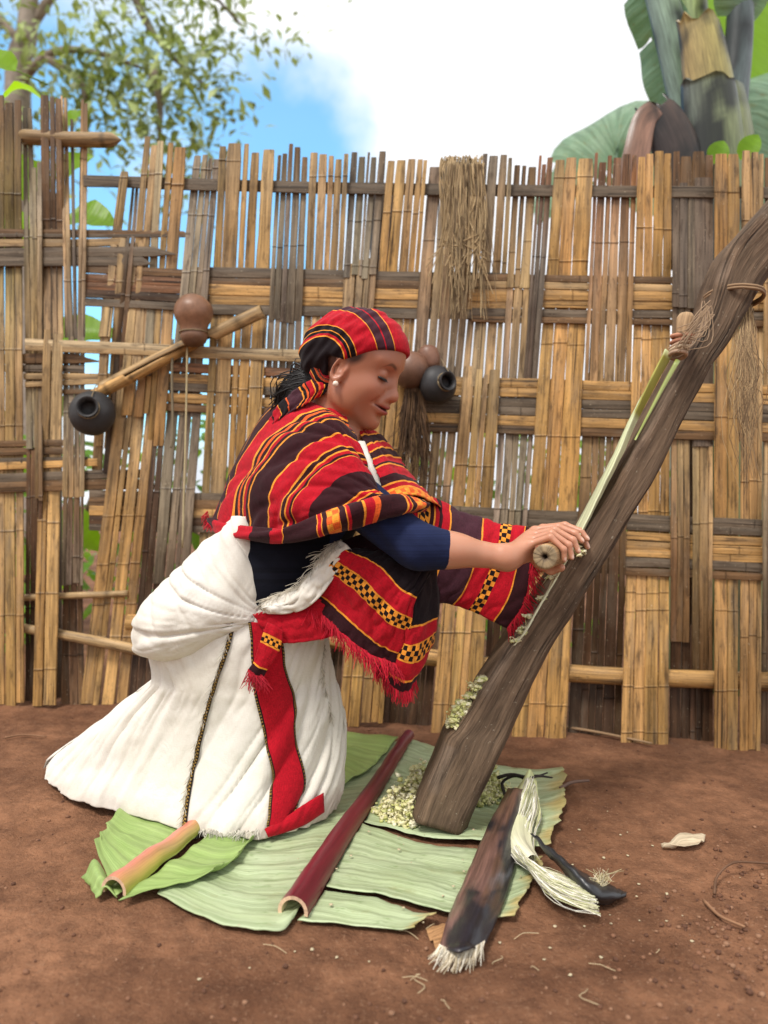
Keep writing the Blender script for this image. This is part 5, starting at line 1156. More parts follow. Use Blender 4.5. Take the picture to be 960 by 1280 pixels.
# ------------------------------------------------------------------ cloth materials
CC = dict(R=(176, 16, 34), D=(50, 18, 24), K=(24, 14, 18), Y=(234, 150, 52), O=(226, 96, 40), M=(120, 22, 34), P=(66, 34, 44), W=(226, 220, 204), G=(150, 120, 62))
def cloth_mat(name, bands, ulen, cell=.009, chk=('Y', 'K'), rough=.85, along=False, wob=.006, sheen=.06):
    """bands across UV u: [(end, colour key or 'c' for a two-colour check)]"""
    bb = []; st_ = 0
    for e, k in bands:                                     # the yellow weft lines are thin
        w_ = e-bands[st_-1][0] if st_ else e; bb.append((e-w_*.34 if k == 'Y' and w_ < .04 and st_ else e, k)); st_ += 1
    bands = bb
    m, nt, b = newmat(name); uv = coord(nt, 'UV'); sp = nd(nt, 'ShaderNodeSeparateXYZ'); nt.links.new(uv, sp.inputs[0])
    nz = noise_(nt, uv, 1, 2, .5, (30*ulen, 30, 1)); uu = math_(nt, 'ADD', sp.outputs[0], math_(nt, 'MULTIPLY', math_(nt, 'SUBTRACT', nz, .5), wob*2))
    def ramp(vals):
        r_ = nt.nodes.new('ShaderNodeValToRGB'); r_.color_ramp.interpolation = 'CONSTANT'; e = r_.color_ramp.elements; pos = 0; e[0].position = 0; e[0].color = vals[0][1]; e[1].position = vals[0][0]; e[1].color = vals[1][1] if len(vals) > 1 else vals[0][1]; pos = vals[0][0]
        for i in range(2, len(vals)): el_ = e.new(vals[i-1][0]); el_.color = vals[i][1]
        nt.links.new(uu, r_.inputs[0]); return r_.outputs[0]
    c = ramp([(e, l4(CC[k]) if k != 'c' else l4(CC[chk[0]])) for e, k in bands])
    if any(k == 'c' for _, k in bands):
        mk = ramp([(e, (1, 1, 1, 1) if k == 'c' else (0, 0, 0, 1)) for e, k in bands]); ch = nd(nt, 'ShaderNodeTexChecker', Scale=1.0); ch.inputs['Color1'].default_value = l4(CC[chk[0]]); ch.inputs['Color2'].default_value = l4(CC[chk[1]])
        mp = nd(nt, 'ShaderNodeMapping'); mp.inputs['Scale'].default_value = (ulen/cell, 1/cell, 1); mp.inputs['Location'].default_value = (0, 0, .5); nt.links.new(uv, mp.inputs[0]); nt.links.new(mp.outputs[0], ch.inputs[0]); c = mixc(nt, mk, c, ch.outputs[0])
    wv1 = noise_(nt, uv, 1, 2, .5, (900*ulen, 90, 1)); wv2 = noise_(nt, uv, 1, 2, .5, (90*ulen, 900, 1)); big = noise_(nt, uv, 1, 3, .5, (14*ulen, 14, 1)); w = math_(nt, 'ADD', wv1, wv2)
    k = maprange(nt, w, .75, 1.25, .66, 1.26); k = math_(nt, 'MULTIPLY', k, maprange(nt, big, .3, .7, .88, 1.1)); cm = nd(nt, 'ShaderNodeCombineColor')
    for i in range(3): nt.links.new(k, cm.inputs[i])
    nt.links.new(mixc(nt, 1, c, cm.outputs[0], 'MULTIPLY'), b.inputs['Base Color']); b.inputs['Roughness'].default_value = rough; b.inputs['Specular IOR Level'].default_value = .15; b.inputs['Sheen Weight'].default_value = sheen; b.inputs['Sheen Roughness'].default_value = .5
    cz = noise_(nt, coord(nt), 17, 3, .5, None, .6); p_ = bump_(nt, b, cz, .35, .008); bump_(nt, b, w, .35, .0014, p_); M[name] = m; return m
def group_(s, e, keys):   # evenly spaced narrow lines
    n = len(keys); return [(s+(e-s)*(i+1)/n, k) for i, k in enumerate(keys)]
def cloth(name, rows, nu, nv, mat, parent=person, fold=None, thick=.0025, smooth_=True):
    g = loft([[P(*p).tolist() for p in r] for r in rows], nu, nv)
    n = gridnormals(g); UV = []; u_ = np.linspace(0, 1, nu+1); v_ = np.zeros((nu+1, nv+1)); v_[:, 1:] = np.cumsum(np.linalg.norm(np.diff(g, axis=1), axis=2), axis=1)
    if n[nu//2, nv//2, 1] > 0: n = -n
    if fold is not None:
        h = np.array([[fold(i/nu, j/nv, g[i, j]) for j in range(nv+1)] for i in range(nu+1)]); g = g+n*h[..., None]
    UV = [(u_[i], v_[nu//2, j]*.6+v_[i, j]*.4) for i in range(nu+1) for j in range(nv+1)]
    o = mesh(name, g.reshape(-1, 3), gridfaces(nu, nv), mat, parent, uv=UV); md = o.modifiers.new('solid', 'SOLIDIFY'); md.thickness = thick; md.offset = 0
    return o, g
def folds(scale_u, scale_v, amp, seed=0, sharp=1.0, du=0):
    def f_(u, v, p): return amp*(vnoise((u*scale_u+seed*3.3+du*v, v*scale_v+seed, seed*1.7), 1, 2)-.5*math.exp(-(vnoise((u*scale_u*1.3+seed+v, v*scale_v*1.2, 9+seed), 1, 2)/.10)**2)*sharp)
    return f_
def fringe(name, edge, n, ln, col, mat='fringe', parent=person, seed=0, r=.0011, down=(0, 0, -1), spread=.35, push=(0, -.004, 0)):
    rnd = random.Random(seed); mb = MB(); edge = np.asarray(edge); e = catmull(edge, 200)
    for k in range(n):
        i = rnd.random()*199.9; i0 = int(i); b0 = e[i0]+(e[i0+1]-e[i0])*(i-i0); l_ = ln*rnd.uniform(.5, 1.15); d = np.array(down, float)+np.array([rnd.gauss(0, spread) for _ in range(3)])*(1, .6, .4); d /= np.linalg.norm(d)
        d2 = d+np.array((rnd.gauss(0, .3), rnd.gauss(0, .15), -.25)); d2 /= np.linalg.norm(d2)
        V_, F_, UV_ = tube(catmull([b0-d*.004, b0+d*l_*.5+np.array(push), b0+d*l_*.5+d2*l_*.5+np.array(push)], 6), np.linspace(r, r*.5, 7), 4, caps=False); mb.add(V_, F_, UV_, np.array(lin(col))*rnd.uniform(.6, 1.2))
    return mb.build(name, M['fibre'], parent)

# ------------------------------------------------------------------ head wrap: a shell over the skull, knotted behind the neck
gx, gy, gzz = np.arange(HO[0]-.17, HO[0]+.16, .0025), np.arange(HO[1]-.14, HO[1]+.14, .0025), np.arange(HO[2]-.08, HO[2]+.19, .0025)
pw = [gx[:, None, None], gy[None, :, None], gzz[None, None, :]]; ph = HL(pw)
d = cranium(ph)-.0075
d = smin(d, ell(ph, (-.066, 0, .002), (.040, .056, .046)), .035)                     # hair gathered under the cloth at the back
rip = .0016*np.sin((ph[2]*.75-ph[0]*.45)*210+2*np.sin(ph[1]*30))+.0011*np.sin((ph[2]*.5-ph[0]*.9)*330+1.3)
d = d+rip*np.clip((.10-ph[0])/.05, 0, 1)
cut = -(ph[2]-(np.maximum(-.003+.62*ph[0], .007)+.005*np.exp(-((ph[0]-.068)/.026)**2)))                     # keep above this edge in front ...
cut2 = np.maximum(ph[0]+.022+.10*(ph[2]-.01), -(ph[2]+.040))                              # ... and behind the ears, down to the nape
keep = smin(cut+0*d, cut2+0*d, .012); d = smax(d, keep, .004)
V, F = surfnet(d.astype(np.float32), gx, gy, gzz)
hlv = HL([V[:, 0], V[:, 1], V[:, 2]]); pxs = (V[:, 0]/V[:, 1]*0+(V[:, 0])*FPX/1.565)+480; pys = 640-(V[:, 2]-H)*FPX/1.565
bend = (hlv[1]-.03)*120
t = np.sqrt((pxs-400)**2+(pys-462)**2)
uvw = np.stack([t/130, (pxs*.81+pys*.58)/600], 1)
hb = [(.25, 'K'), (.263, 'Y'), (.285, 'R'), (.31, 'K'), (.325, 'Y'), (.365, 'K'), (.38, 'Y'), (.555, 'R'), (.57, 'Y'), (.64, 'P'), (.65, 'R'), (.72, 'P'), (.735, 'Y'), (1, 'R')]
cloth_mat('headwrap_cloth', hb, .22, wob=.004)
o_ = mesh('headwrap', V, F.tolist(), M['headwrap_cloth'], person, uv=uvw); md = o_.modifiers.new('smooth', 'SMOOTH'); md.iterations = 3; md.factor = .5
cloth_mat('wrap_tail_cloth', [(.06, 'K'), (.085, 'Y'), (.14, 'R'), (.165, 'O'), (.21, 'D'), (.235, 'Y'), (.29, 'R'), (.31, 'K'), (.34, 'O'), (.38, 'K'), (.41, 'Y'), (.58, 'P'), (.60, 'O'), (.72, 'K'), (.74, 'Y'), (.86, 'R'), (.89, 'K'), (1, 'R')], .2)
kn = MB(); V_, F_, UV_ = tube(catmull([P(396, 458, 1.55), P(404, 474, 1.545), P(412, 478, 1.55), P(398, 488, 1.56)], 14), np.array([.012]+[.020]*5+[.022]*4+[.018]*4+[.012]), 12, jit=.05); kn.add(V_, F_, [(a*8, b_) for a, b_ in UV_]); kn.build('headwrap_knot', M['wrap_tail_cloth'], person)
TAILR = [[(404, 466, 1.54), (411, 478, 1.53), (406, 492, 1.525)], [(386, 476, 1.54), (392, 490, 1.522), (384, 504, 1.525)], [(364, 490, 1.565), (370, 503, 1.548), (362, 516, 1.555)], [(346, 508, 1.59), (350, 520, 1.575), (344, 532, 1.585)], [(334, 528, 1.61), (336, 538, 1.60), (332, 548, 1.605)]]
cloth('headwrap_tail', TAILR, 44, 14, M['wrap_tail_cloth'], fold=folds(6, 4, .006, 4))
# hair at the nape
mb = strands(lambda r_: [P(392+r_.gauss(0, 3), 470+r_.gauss(0, 5), 1.60), P(376+r_.gauss(0, 4), 474+r_.gauss(0, 7), 1.605), P(360+r_.gauss(0, 6), 486+r_.gauss(0, 7), 1.61), P(350+r_.gauss(0, 6), 505+r_.gauss(0, 8), 1.63)], 240, .0016, 4, 8, ((24, 18, 18), (40, 32, 30)), seed=41); mb.build('hair', M['hair'], person)

mb = strands(lambda r_: (lambda f0, u0: [HW(f0, .066, u0-.012), HW(f0+.004+r_.gauss(0, .002), .0665, u0-.010), HW(f0+.002+r_.gauss(0, .004), .066, u0-.018-r_.random()*.012)])(r_.uniform(.016, .036), .036+r_.gauss(0, .003)), 26, .0005, 4, 6, ((26, 20, 18),), seed=43); mb.build('hair_wisp', M['hair'], person)
# ------------------------------------------------------------------ navy shirt (torso and near sleeve), from the body's own form
gx, gy, gzz = np.arange(-.42, .17, .004), np.arange(1.36, 1.86, .004), np.arange(.40, .80, .004); pw = [gx[:, None, None], gy[None, :, None], gzz[None, None, :]]
d = smin(cap(pw, CHEST+np.array((.02, 0, 0)), WAIST, .124, .116), cap(pw, WAIST, PELV, .116, .13), .05)
dirn = (ELR-SHR)/np.linalg.norm(ELR-SHR); fd = (WRR-ELR)/np.linalg.norm(WRR-ELR); cuff = ELR+fd*.060
sl = smin(cap(pw, SHR, ELR, .055, .043), cap(pw, ELR, cuff+fd*.05, .043, .036), .02)
sl = sl+.0022*np.sin((pw[0]*.8+pw[2]*.7)*150+np.sin(pw[1]*60))*np.clip((.10-pw[0])/.1, 0, 1)
sl = smax(sl, ((pw[0]-cuff[0])*fd[0]+(pw[1]-cuff[1])*fd[1]+(pw[2]-cuff[2])*fd[2]), .004)
sl2 = smin(cap(pw, SHL, ELL_, .055, .043), cap(pw, ELL_, WRL, .043, .036), .02); sl2 = smax(sl2, pw[0]-.16+0*sl2, .004)
d = smin(smin(d, sl, .03), sl2, .03); d = smax(d, pw[2]-.755+0*d, .01)
V, F = surfnet(d.astype(np.float32), gx, gy, gzz)
CC['N'] = (29, 37, 68); CC['NB'] = (15, 17, 28); cloth_mat('navy_knit', [(.5, 'NB'), (1, 'N')], 1, sheen=.02, wob=0)  # torso navy darkened: shade under the shawl put into one shirt's colour
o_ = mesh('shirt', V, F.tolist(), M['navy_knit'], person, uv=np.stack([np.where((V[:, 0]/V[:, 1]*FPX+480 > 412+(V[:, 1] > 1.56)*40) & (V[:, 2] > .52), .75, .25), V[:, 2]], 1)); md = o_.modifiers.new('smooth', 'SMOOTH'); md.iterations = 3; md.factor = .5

# ------------------------------------------------------------------ white dress
m, nt, b = newmat('white_cotton'); oc = coord(nt); w1 = noise_(nt, oc, 1, 2, .5, (900, 900, 90)); w2 = noise_(nt, oc, 1, 2, .5, (120, 120, 900)); bg_ = noise_(nt, oc, 6, 3, .5); wv = math_(nt, 'ADD', w1, w2)
c = mixc(nt, maprange(nt, bg_, .3, .7), l4((242, 238, 230)), l4((234, 228, 215))); c = mixc(nt, maprange(nt, wv, .75, 1.2, .25, 0), c, l4((206, 198, 182)))
sz_ = nd(nt, 'ShaderNodeSeparateXYZ'); nt.links.new(oc, sz_.inputs[0]); dn_ = noise_(nt, oc, 9, 5, .65); dirt = maprange(nt, math_(nt, 'ADD', sz_.outputs[2], math_(nt, 'MULTIPLY', dn_, -.16)), -.02, -.085, 0, .42); c = mixc(nt, dirt, c, l4((150, 112, 84)))      # earth rubbed into the hem
nt.links.new(c, b.inputs['Base Color']); b.inputs['Roughness'].default_value = .9; b.inputs['Specular IOR Level'].default_value = .1; b.inputs['Sheen Weight'].default_value = .15
wr = noise_(nt, oc, 17, 5, .55, (1, 1, .45), 1.6); p_ = bump_(nt, b, wr, .35, .010); bump_(nt, b, wv, .3, .001, p_)
tr = nd(nt, 'ShaderNodeBsdfTranslucent'); nt.links.new(c, tr.inputs[0]); ms = nd(nt, 'ShaderNodeMixShader'); ms.inputs[0].default_value = .12; nt.links.new(b.outputs[0], ms.inputs[1]); nt.links.new(tr.outputs[0], ms.inputs[2]); nt.links.new(ms.outputs[0], nt.nodes['Material Output'].inputs[0]); M['white'] = m
def ridge(x):      # soft pleat: rounded crest, tight valley
    return abs(math.sin(x))**.7*2-1.1
#        z      xl      xr     Dfront  Dback  skew(dD/dx at the front)
LV = [(.000, -.835, -.100, 1.525, 1.90, -.40), (.030, -.818, -.092, 1.528, 1.90, -.38), (.085, -.762, -.088, 1.535, 1.88, -.32), (.150, -.698, -.090, 1.540, 1.86, -.26), (.215, -.622, -.096, 1.535, 1.85, -.20), (.262, -.560, -.104, 1.528, 1.83, -.14),
      (.286, -.530, -.112, 1.522, 1.82, -.08), (.300, -.515, -.114, 1.520, 1.81, -.05), (.345, -.515, -.120, 1.515, 1.80, -.03), (.390, -.518, -.126, 1.510, 1.80, 0), (.430, -.490, -.130, 1.512, 1.80, 0), (.470, -.46, -.145, 1.525, 1.79, 0), (.51, -.42, -.18, 1.55, 1.78, 0)]
LVa = catmull(LV, 104); NT = 400
for _ in range(14): LVa[1:-1] = (LVa[:-2]+2*LVa[1:-1]+LVa[2:])/4
V = []
for i, (z, xl, xr, df, db, sk) in enumerate(LVa):
    cx = (xl+xr)/2; rx = (xr-xl)/2; dc = (df+db)/2; rd = (db-df)/2; low = max(0, 1-z/.40)
    for k in range(NT):
        th = 2*math.pi*k/NT; c_, s_ = math.cos(th), math.sin(th); ex = .82
        ex = .82+.2*max(0, c_)*max(0, s_); x = cx+rx*np.sign(c_)*abs(c_)**ex; y = dc-rd*np.sign(s_)*abs(s_)**ex+(max(0, x+.25)*.75*low if s_ > 0 else 0)+(sk*(x-cx) if s_ > 0 else sk*(x-cx)*.6)
        fan = th+.9*(1-low)*math.cos(th)                       # folds fan out from the waist
        left = max(0, min(1, (-x-.46)/.15))
        fq = fan*9+.5*left*z*6
        cr1 = math.exp(-(vnoise((fan*3.4, z*1.1+.3*left*fan, 2.2), 1, 2)/.085)**2); cr2 = math.exp(-(vnoise((fan*8.5, z*2.4, 6.1), 1, 2)/.10)**2); cr3 = math.exp(-(vnoise((fan*17+z*3, z*5.5, 8.8), 1, 2)/.12)**2)
        h = (.010+.008*low)*nz1(fan*3.1+z*.6, 11)*(1-.4*left)+(.005+.004*low)*nz1(fq, 12)-.010*cr1*(1-.5*left)-.0035*cr2*(1-.6*left)-.0010*cr3
        h += left*.014*vnoise((x*6, z*7, th), 1.2, 2)+.003*vnoise((x*14, y*8, z*16), 1.3, 2)
        h += .007*math.exp(-(z/.02)**2)*nz1(th*11, 15)
        nx, ny = c_/max(rx, .1), s_/max(rd, .1); nl = math.hypot(nx, ny); x += nx/nl*h; y -= ny/nl*h
        zg = ground_h(x, y)+.014; V.append((x, y, max(zg, z+gz(x)*(1-min(1, z/.2))+zg*0+.012*max(0, 1-z/.12))))
F = []
for i in range(104):
    for k in range(NT): F.append((i*NT+k, i*NT+(k+1) % NT, (i+1)*NT+(k+1) % NT, (i+1)*NT+k))
o_ = mesh('skirt', V, F, M['white'], person); md = o_.modifiers.new('solid', 'SOLIDIFY'); md.thickness = .003; md.offset = -1
from mathutils.bvhtree import BVHTree
bvh = BVHTree.FromPolygons([Vector(v) for v in V], F)
def onskirt(px, py, off=.004):
    o = Vector((0, 0, H)); dirv = Vector(P(px, py, 1.0))-o; dirv.normalize(); h_ = bvh.ray_cast(o, dirv)
    if h_[0] is None: return P(px, py, 1.54)
    n_ = h_[1]; n_ = -n_ if n_.dot(dirv) > 0 else n_; return np.array(h_[0]+n_*off)
# the fuller upper part, bloused over the belt
BL = [(.352, -.500, -.300, 1.56, 1.78), (.368, -.540, -.280, 1.525, 1.80), (.395, -.557, -.240, 1.500, 1.81), (.430, -.550, -.228, 1.487, 1.81), (.470, -.522, -.230, 1.483, 1.81), (.510, -.486, -.234, 1.488, 1.80), (.550, -.446, -.238, 1.498, 1.79), (.590, -.406, -.246, 1.508, 1.78), (.630, -.362, -.262, 1.52, 1.75), (.660, -.33, -.27, 1.54, 1.72)]
LVa = catmull(BL, 90); V = []
for i, (z, xl, xr, df, db) in enumerate(LVa):
    cx = (xl+xr)/2; rx = (xr-xl)/2; dc = (df+db)/2; rd = (db-df)/2
    for k in range(NT):
        th = 2*math.pi*k/NT; c_, s_ = math.cos(th), math.sin(th); x = cx+rx*np.sign(c_)*abs(c_)**.85; y = dc-rd*np.sign(s_)*abs(s_)**.8
        tt = (x+.5)/.25; lift = .055*max(0, min(1, (x+.46)/.18))**1.3*math.exp(-((z-.36)/.06)**2)      # the lower edge rises towards the belt
        low = max(0, 1-(z-.35)/.3); dg = x*9-z*7
        ph_ = math.atan2(z-.43, x+.23); rr_ = math.hypot(z-.43, x+.23)                              # creases gather at the belt
        k1 = math.exp(-(vnoise((ph_*3.3, rr_*2.5, 4.4), 1, 2)/.09)**2); k2 = math.exp(-(vnoise((ph_*7.5, rr_*6, 1.4), 1, 2)/.10)**2); k3 = math.exp(-(vnoise((x*11+z*8, z*5-x*3, 3.3), 1, 2)/.09)**2)
        h = .008*nz1(dg*1.3+th*.7, 21)+.006*low*nz1(th*4.1+z*6, 22)-.0085*k1*min(1, rr_*5)-.0018*k2*min(1, rr_*5)-.0030*k3+.003*vnoise((x*14, z*10, th), 1.1, 2)
        nx, ny = c_/rx, s_/rd; nl = math.hypot(nx, ny); V.append((x+nx/nl*h, y-ny/nl*h, z+lift))
F = []
for i in range(90):
    for k in range(NT): F.append((i*NT+k, i*NT+(k+1) % NT, (i+1)*NT+(k+1) % NT, (i+1)*NT+k))
o_ = mesh('bodice', V, F, M['white'], person); md = o_.modifiers.new('solid', 'SOLIDIFY'); md.thickness = .003; md.offset = -1
# red panel, its woven borders, the dark ribbon with its fringe, the red hem
def skirt_patch(name, left, right, nu, nv, mat, off=.005, hump=.004, sm=2):
    Lc = catmull(left, nv); Rc = catmull(right, nv); V, UV = [], []; s = 0; pm = None
    for j in range(nv+1):
        pts = []
        for i in range(nu+1):
            q = Lc[j]+(Rc[j]-Lc[j])*i/nu; p = onskirt(q[0], q[1], off+hump*math.sin(math.pi*i/nu)); pts.append(p)
        if pm is not None: s += np.linalg.norm(pts[nu//2]-pm)
        pm = pts[nu//2]; V += pts; UV += [(i/nu, s) for i in range(nu+1)]
    V = np.array(V).reshape(nv+1, nu+1, 3)
    for _ in range(sm): V[1:-1] = (V[:-2]+2*V[1:-1]+V[2:])/4
    for _ in range(1+sm//3): V[:, 1:-1] = (V[:, :-2]+2*V[:, 1:-1]+V[:, 2:])/4
    o = mesh(name, V.reshape(-1, 3), gridfaces(nv, nu), mat, person, uv=UV); md = o.modifiers.new('solid', 'SOLIDIFY'); md.thickness = .002; md.offset = 0; return o, V
cloth_mat('red_panel_cloth', [(.05, 'c'), (.08, 'K'), (.92, 'R'), (.95, 'K'), (1, 'c')], .07, .0035, chk=('G', 'K'), wob=.004); CC['R2'] = (186, 22, 52)
skirt_patch('red_panel', [(311, 778), (313, 800), (318, 859), (333, 937), (338, 972), (335, 1010), (331, 1036)], [(350, 778), (354, 812), (356, 838), (370, 878), (366, 911), (379, 965), (376, 1000), (366, 1026)], 16, 90, M['red_panel_cloth'], .008, .004, 10)
cloth_mat('ribbon_cloth', [(.15, 'K'), (.85, 'c'), (1, 'K')], .008, .0035, chk=('G', 'K'), wob=.0)
_, rv = skirt_patch('ribbon', [(292, 772), (282, 810), (265, 860), (248, 925), (236, 985), (229, 1034)], [(297, 772), (287, 812), (270, 862), (253, 927), (241, 987), (234, 1035)], 3, 80, M['ribbon_cloth'], .006, .001)
fringe('ribbon_fringe', rv[8:, 0], 170, .016, (236, 228, 210), seed=51, r=.0007, down=(-.5, -.3, -.9), spread=.5)
cloth_mat('red_hem_cloth', [(.5, 'R'), (1, 'R')], .1)
hx = np.linspace(0, 1, 41); up_ = catmull([(331, 1036), (350, 1027), (376, 1008), (404, 991)], 40); dn_ = catmull([(335, 1046), (354, 1041), (380, 1031), (405, 1015)], 40)
def hitD(px, py):
    q = onskirt(px, py, 0); return q[1]
Dm = np.array([min(hitD(*up_[k]), hitD(*((up_[k]+dn_[k])/2)), hitD(up_[k][0], up_[k][1]-6)) for k in range(41)])-.010
for _ in range(12): Dm[1:-1] = (Dm[:-2]+2*Dm[1:-1]+Dm[2:])/4
V, UV = [], []
for k in range(41):
    for q in range(9):
        f = q/8; pp = up_[k]*(1-f)+dn_[k]*f; V.append(P(pp[0], pp[1], Dm[k]-.006*math.sin(math.pi*f)+.004*nz1(k*.22+f*2, 61))); UV.append((f, k*.004))
o_ = mesh('red_hem', V, gridfaces(40, 8), M['red_hem_cloth'], person, uv=UV); md = o_.modifiers.new('solid', 'SOLIDIFY'); md.thickness = .003; md.offset = 0
fringe('hem_fringe', [onskirt(x, 1038, .006) for x in (236, 260, 290, 325)], 110, .018, (236, 230, 214), seed=52, r=.0008, down=(0, -.7, -.35), spread=.5)
fringe('side_fringe', [onskirt(404, 805, .004), onskirt(402, 835, .004), onskirt(408, 870, .004), onskirt(414, 900, .004)], 60, .016, (230, 222, 204), seed=53, r=.0008, spread=.5)
# red sash across the waist and the tassel end hanging from it
cloth_mat('red_cloth', [(.5, 'R'), (1, 'R')], .1)
cloth('sash', [[(316, 768, 1.512), (350, 758, 1.50), (390, 748, 1.49), (432, 742, 1.485), (462, 770, 1.49)], [(328, 786, 1.508), (358, 780, 1.496), (394, 772, 1.487), (428, 768, 1.482), (452, 786, 1.488)], [(338, 803, 1.508), (366, 804, 1.497), (398, 800, 1.490), (426, 794, 1.485), (440, 800, 1.490)]], 20, 60, M['red_cloth'], fold=folds(3, 4, .006, 12))
cloth_mat('tassel_cloth', [(.18, 'R'), (.22, 'Y'), (.34, 'c'), (.38, 'Y'), (.72, 'R'), (.76, 'Y'), (1, 'D')], .09, .006)
o_, g = cloth('sash_end', [[(334, 778, 1.488), (344, 782, 1.483), (354, 788, 1.488)], [(326, 800, 1.486), (338, 806, 1.480), (350, 812, 1.486)], [(318, 824, 1.488), (326, 830, 1.483), (336, 834, 1.488)], [(310, 838, 1.490), (319, 844, 1.487), (330, 846, 1.490)]], 24, 10, M['tassel_cloth'], fold=folds(2, 2, .004, 13))
fringe('sash_fringe', g[-1], 90, .035, (206, 40, 60), seed=54, r=.0009, spread=.45)
# white scarf across the waist, fringed
o_, g = cloth('white_scarf', [[(424, 674, 1.465), (405, 690, 1.47), (384, 718, 1.485), (358, 738, 1.50), (326, 752, 1.51)], [(432, 680, 1.445), (412, 702, 1.452), (388, 732, 1.462), (360, 752, 1.475), (326, 760, 1.49)], [(440, 688, 1.447), (422, 714, 1.452), (398, 748, 1.462), (370, 766, 1.477), (328, 768, 1.50)]], 18, 50, M['white'], fold=folds(2, 5, .010, 15))
fringe('scarf_fringe', g[0], 170, .034, (236, 226, 206), seed=55, r=.0008, down=(-.5, -.35, -.4), spread=.5)

# ------------------------------------------------------------------ the shawl
sb = [(.10, 'R'), (.165, 'D'), (.175, 'Y'), (.215, 'D'), (.222, 'Y'), (.300, 'R')]+group_(.300, .405, ['Y', 'D', 'O', 'D', 'Y', 'R', 'D', 'Y'])+[(.500, 'D'), (.508, 'Y'), (.585, 'R'), (.595, 'Y'), (.612, 'D'), (.622, 'Y'), (.635, 'R'), (.645, 'D'), (.655, 'Y'), (.735, 'R'), (.845, 'D'), (.855, 'Y'), (.875, 'R'), (.885, 'Y'), (.905, 'D'), (.965, 'c'), (.98, 'D'), (1, 'R')]
cloth_mat('shawl_cloth', sb, .48, .012, chk=('Y', 'O'), wob=.003)
SH = [[(430, 512, 1.68), (392, 500, 1.74), (340, 515, 1.80), (295, 590, 1.82), (272, 650, 1.82)],
      [(426, 504, 1.615), (384, 490, 1.635), (334, 512, 1.67), (288, 588, 1.69), (264, 652, 1.70)],
      [(434, 522, 1.525), (398, 509, 1.52), (343, 535, 1.555), (300, 598, 1.58), (282, 662, 1.59)],
      [(447, 545, 1.485), (414, 530, 1.462), (362, 554, 1.482), (322, 608, 1.50), (316, 666, 1.515)],
      [(458, 568, 1.462), (430, 553, 1.432), (386, 574, 1.432), (350, 624, 1.445), (350, 668, 1.46)],
      [(468, 594, 1.452), (446, 583, 1.412), (410, 598, 1.402), (380, 636, 1.405), (384, 668, 1.42)],
      [(482, 622, 1.448), (472, 612, 1.405), (446, 620, 1.385), (418, 645, 1.382), (424, 664, 1.395)],
      [(520, 640, 1.46), (505, 632, 1.405), (486, 632, 1.385), (470, 640, 1.38), (470, 652, 1.39)]]
def shf(u, v, p): return .008*vnoise((u*4+v*2.2, v*3, 3), 1, 2)-.0065*math.exp(-(vnoise((u*5.5+v*3.2, v*2.2, 8), 1, 2)/.10)**2)-.0022*math.exp(-(vnoise((u*10+v*4, v*5, 18), 1, 2)/.12)**2)+.009*max(0, v-.55)*math.sin(u*34+2*nz1(v*3, 4))
o_, g = cloth('shawl', SH, 110, 70, M['shawl_cloth'], fold=shf)
fringe('shawl_fringe', [P(258, 640, 1.70), P(262, 652, 1.70), P(272, 656, 1.68), P(282, 660, 1.62)], 90, .022, (214, 40, 60), seed=61, r=.0009, down=(-.6, 0, -.8), spread=.3)
hb2 = []
for k in range(6):
    a = k/6; w_ = 1/6; seq = [('R', .28), ('Y', .03), ('D', .24), ('Y', .03), ('R', .07), ('Y', .03), ('D', .08), ('O', .04), ('D', .10), ('Y', .03), ('R', .07)] if k not in (3, 5) else [('D', .2), ('Y', .05), ('R', .06), ('Y', .05), ('D', .1), ('c', .3), ('D', .14), ('Y', .05), ('R', .05)]
    if k in (1,): seq = [('R', .5), ('D', .5)]
    if k == 0: seq = [('D', .3), ('R', .55), ('Y', .15)]
    if k == 2: seq = [('R', .3), ('Y', .05), ('D', .65)]
    if k == 4: seq = [('D', .25), ('Y', .08), ('R', .17), ('O', .1), ('D', .4)]
    acc = a; tot = sum(q[1] for q in seq)
    for key, q in seq: acc += q/tot*w_; hb2.append((min(1, acc), key))
cloth_mat('shawl_hem_cloth', hb2, .46, .012, chk=('Y', 'O'), wob=.002)
hem = [(266, 652, 1.655), (280, 662, 1.575), (314, 668, 1.50), (350, 669, 1.445), (388, 662, 1.405), (424, 650, 1.378), (462, 637, 1.372), (500, 632, 1.395), (532, 632, 1.45)]
path = catmull([P(*p) for p in hem], 80); rad = np.interp(np.linspace(0, 1, 81), [0, .08, .2, .4, .55, .7, .85, 1], [.012, .014, .013, .014, .021, .024, .020, .010])
V_, F_, UV_ = tube(path, rad, 20, up=(0, -1, 0)); V_ = np.array(V_).reshape(81, 20, 3)
for i in range(81):
    for k in range(20):
        tw = .0030*math.sin(k/20*6.283*3+i*.22)+.0022*nz1(k*.8+i*.12, 31); V_[i, k] += (V_[i, k]-path[i])/max(rad[i], .005)*tw
L_ = np.linspace(0, 1, 81); UV_ = [(L_[i]+.018*math.sin(k/20*6.283), k*.005) for i in range(81) for k in range(20)]
mesh('shawl_hem', V_.reshape(-1, 3), F_, M['shawl_hem_cloth'], person, uv=UV_)
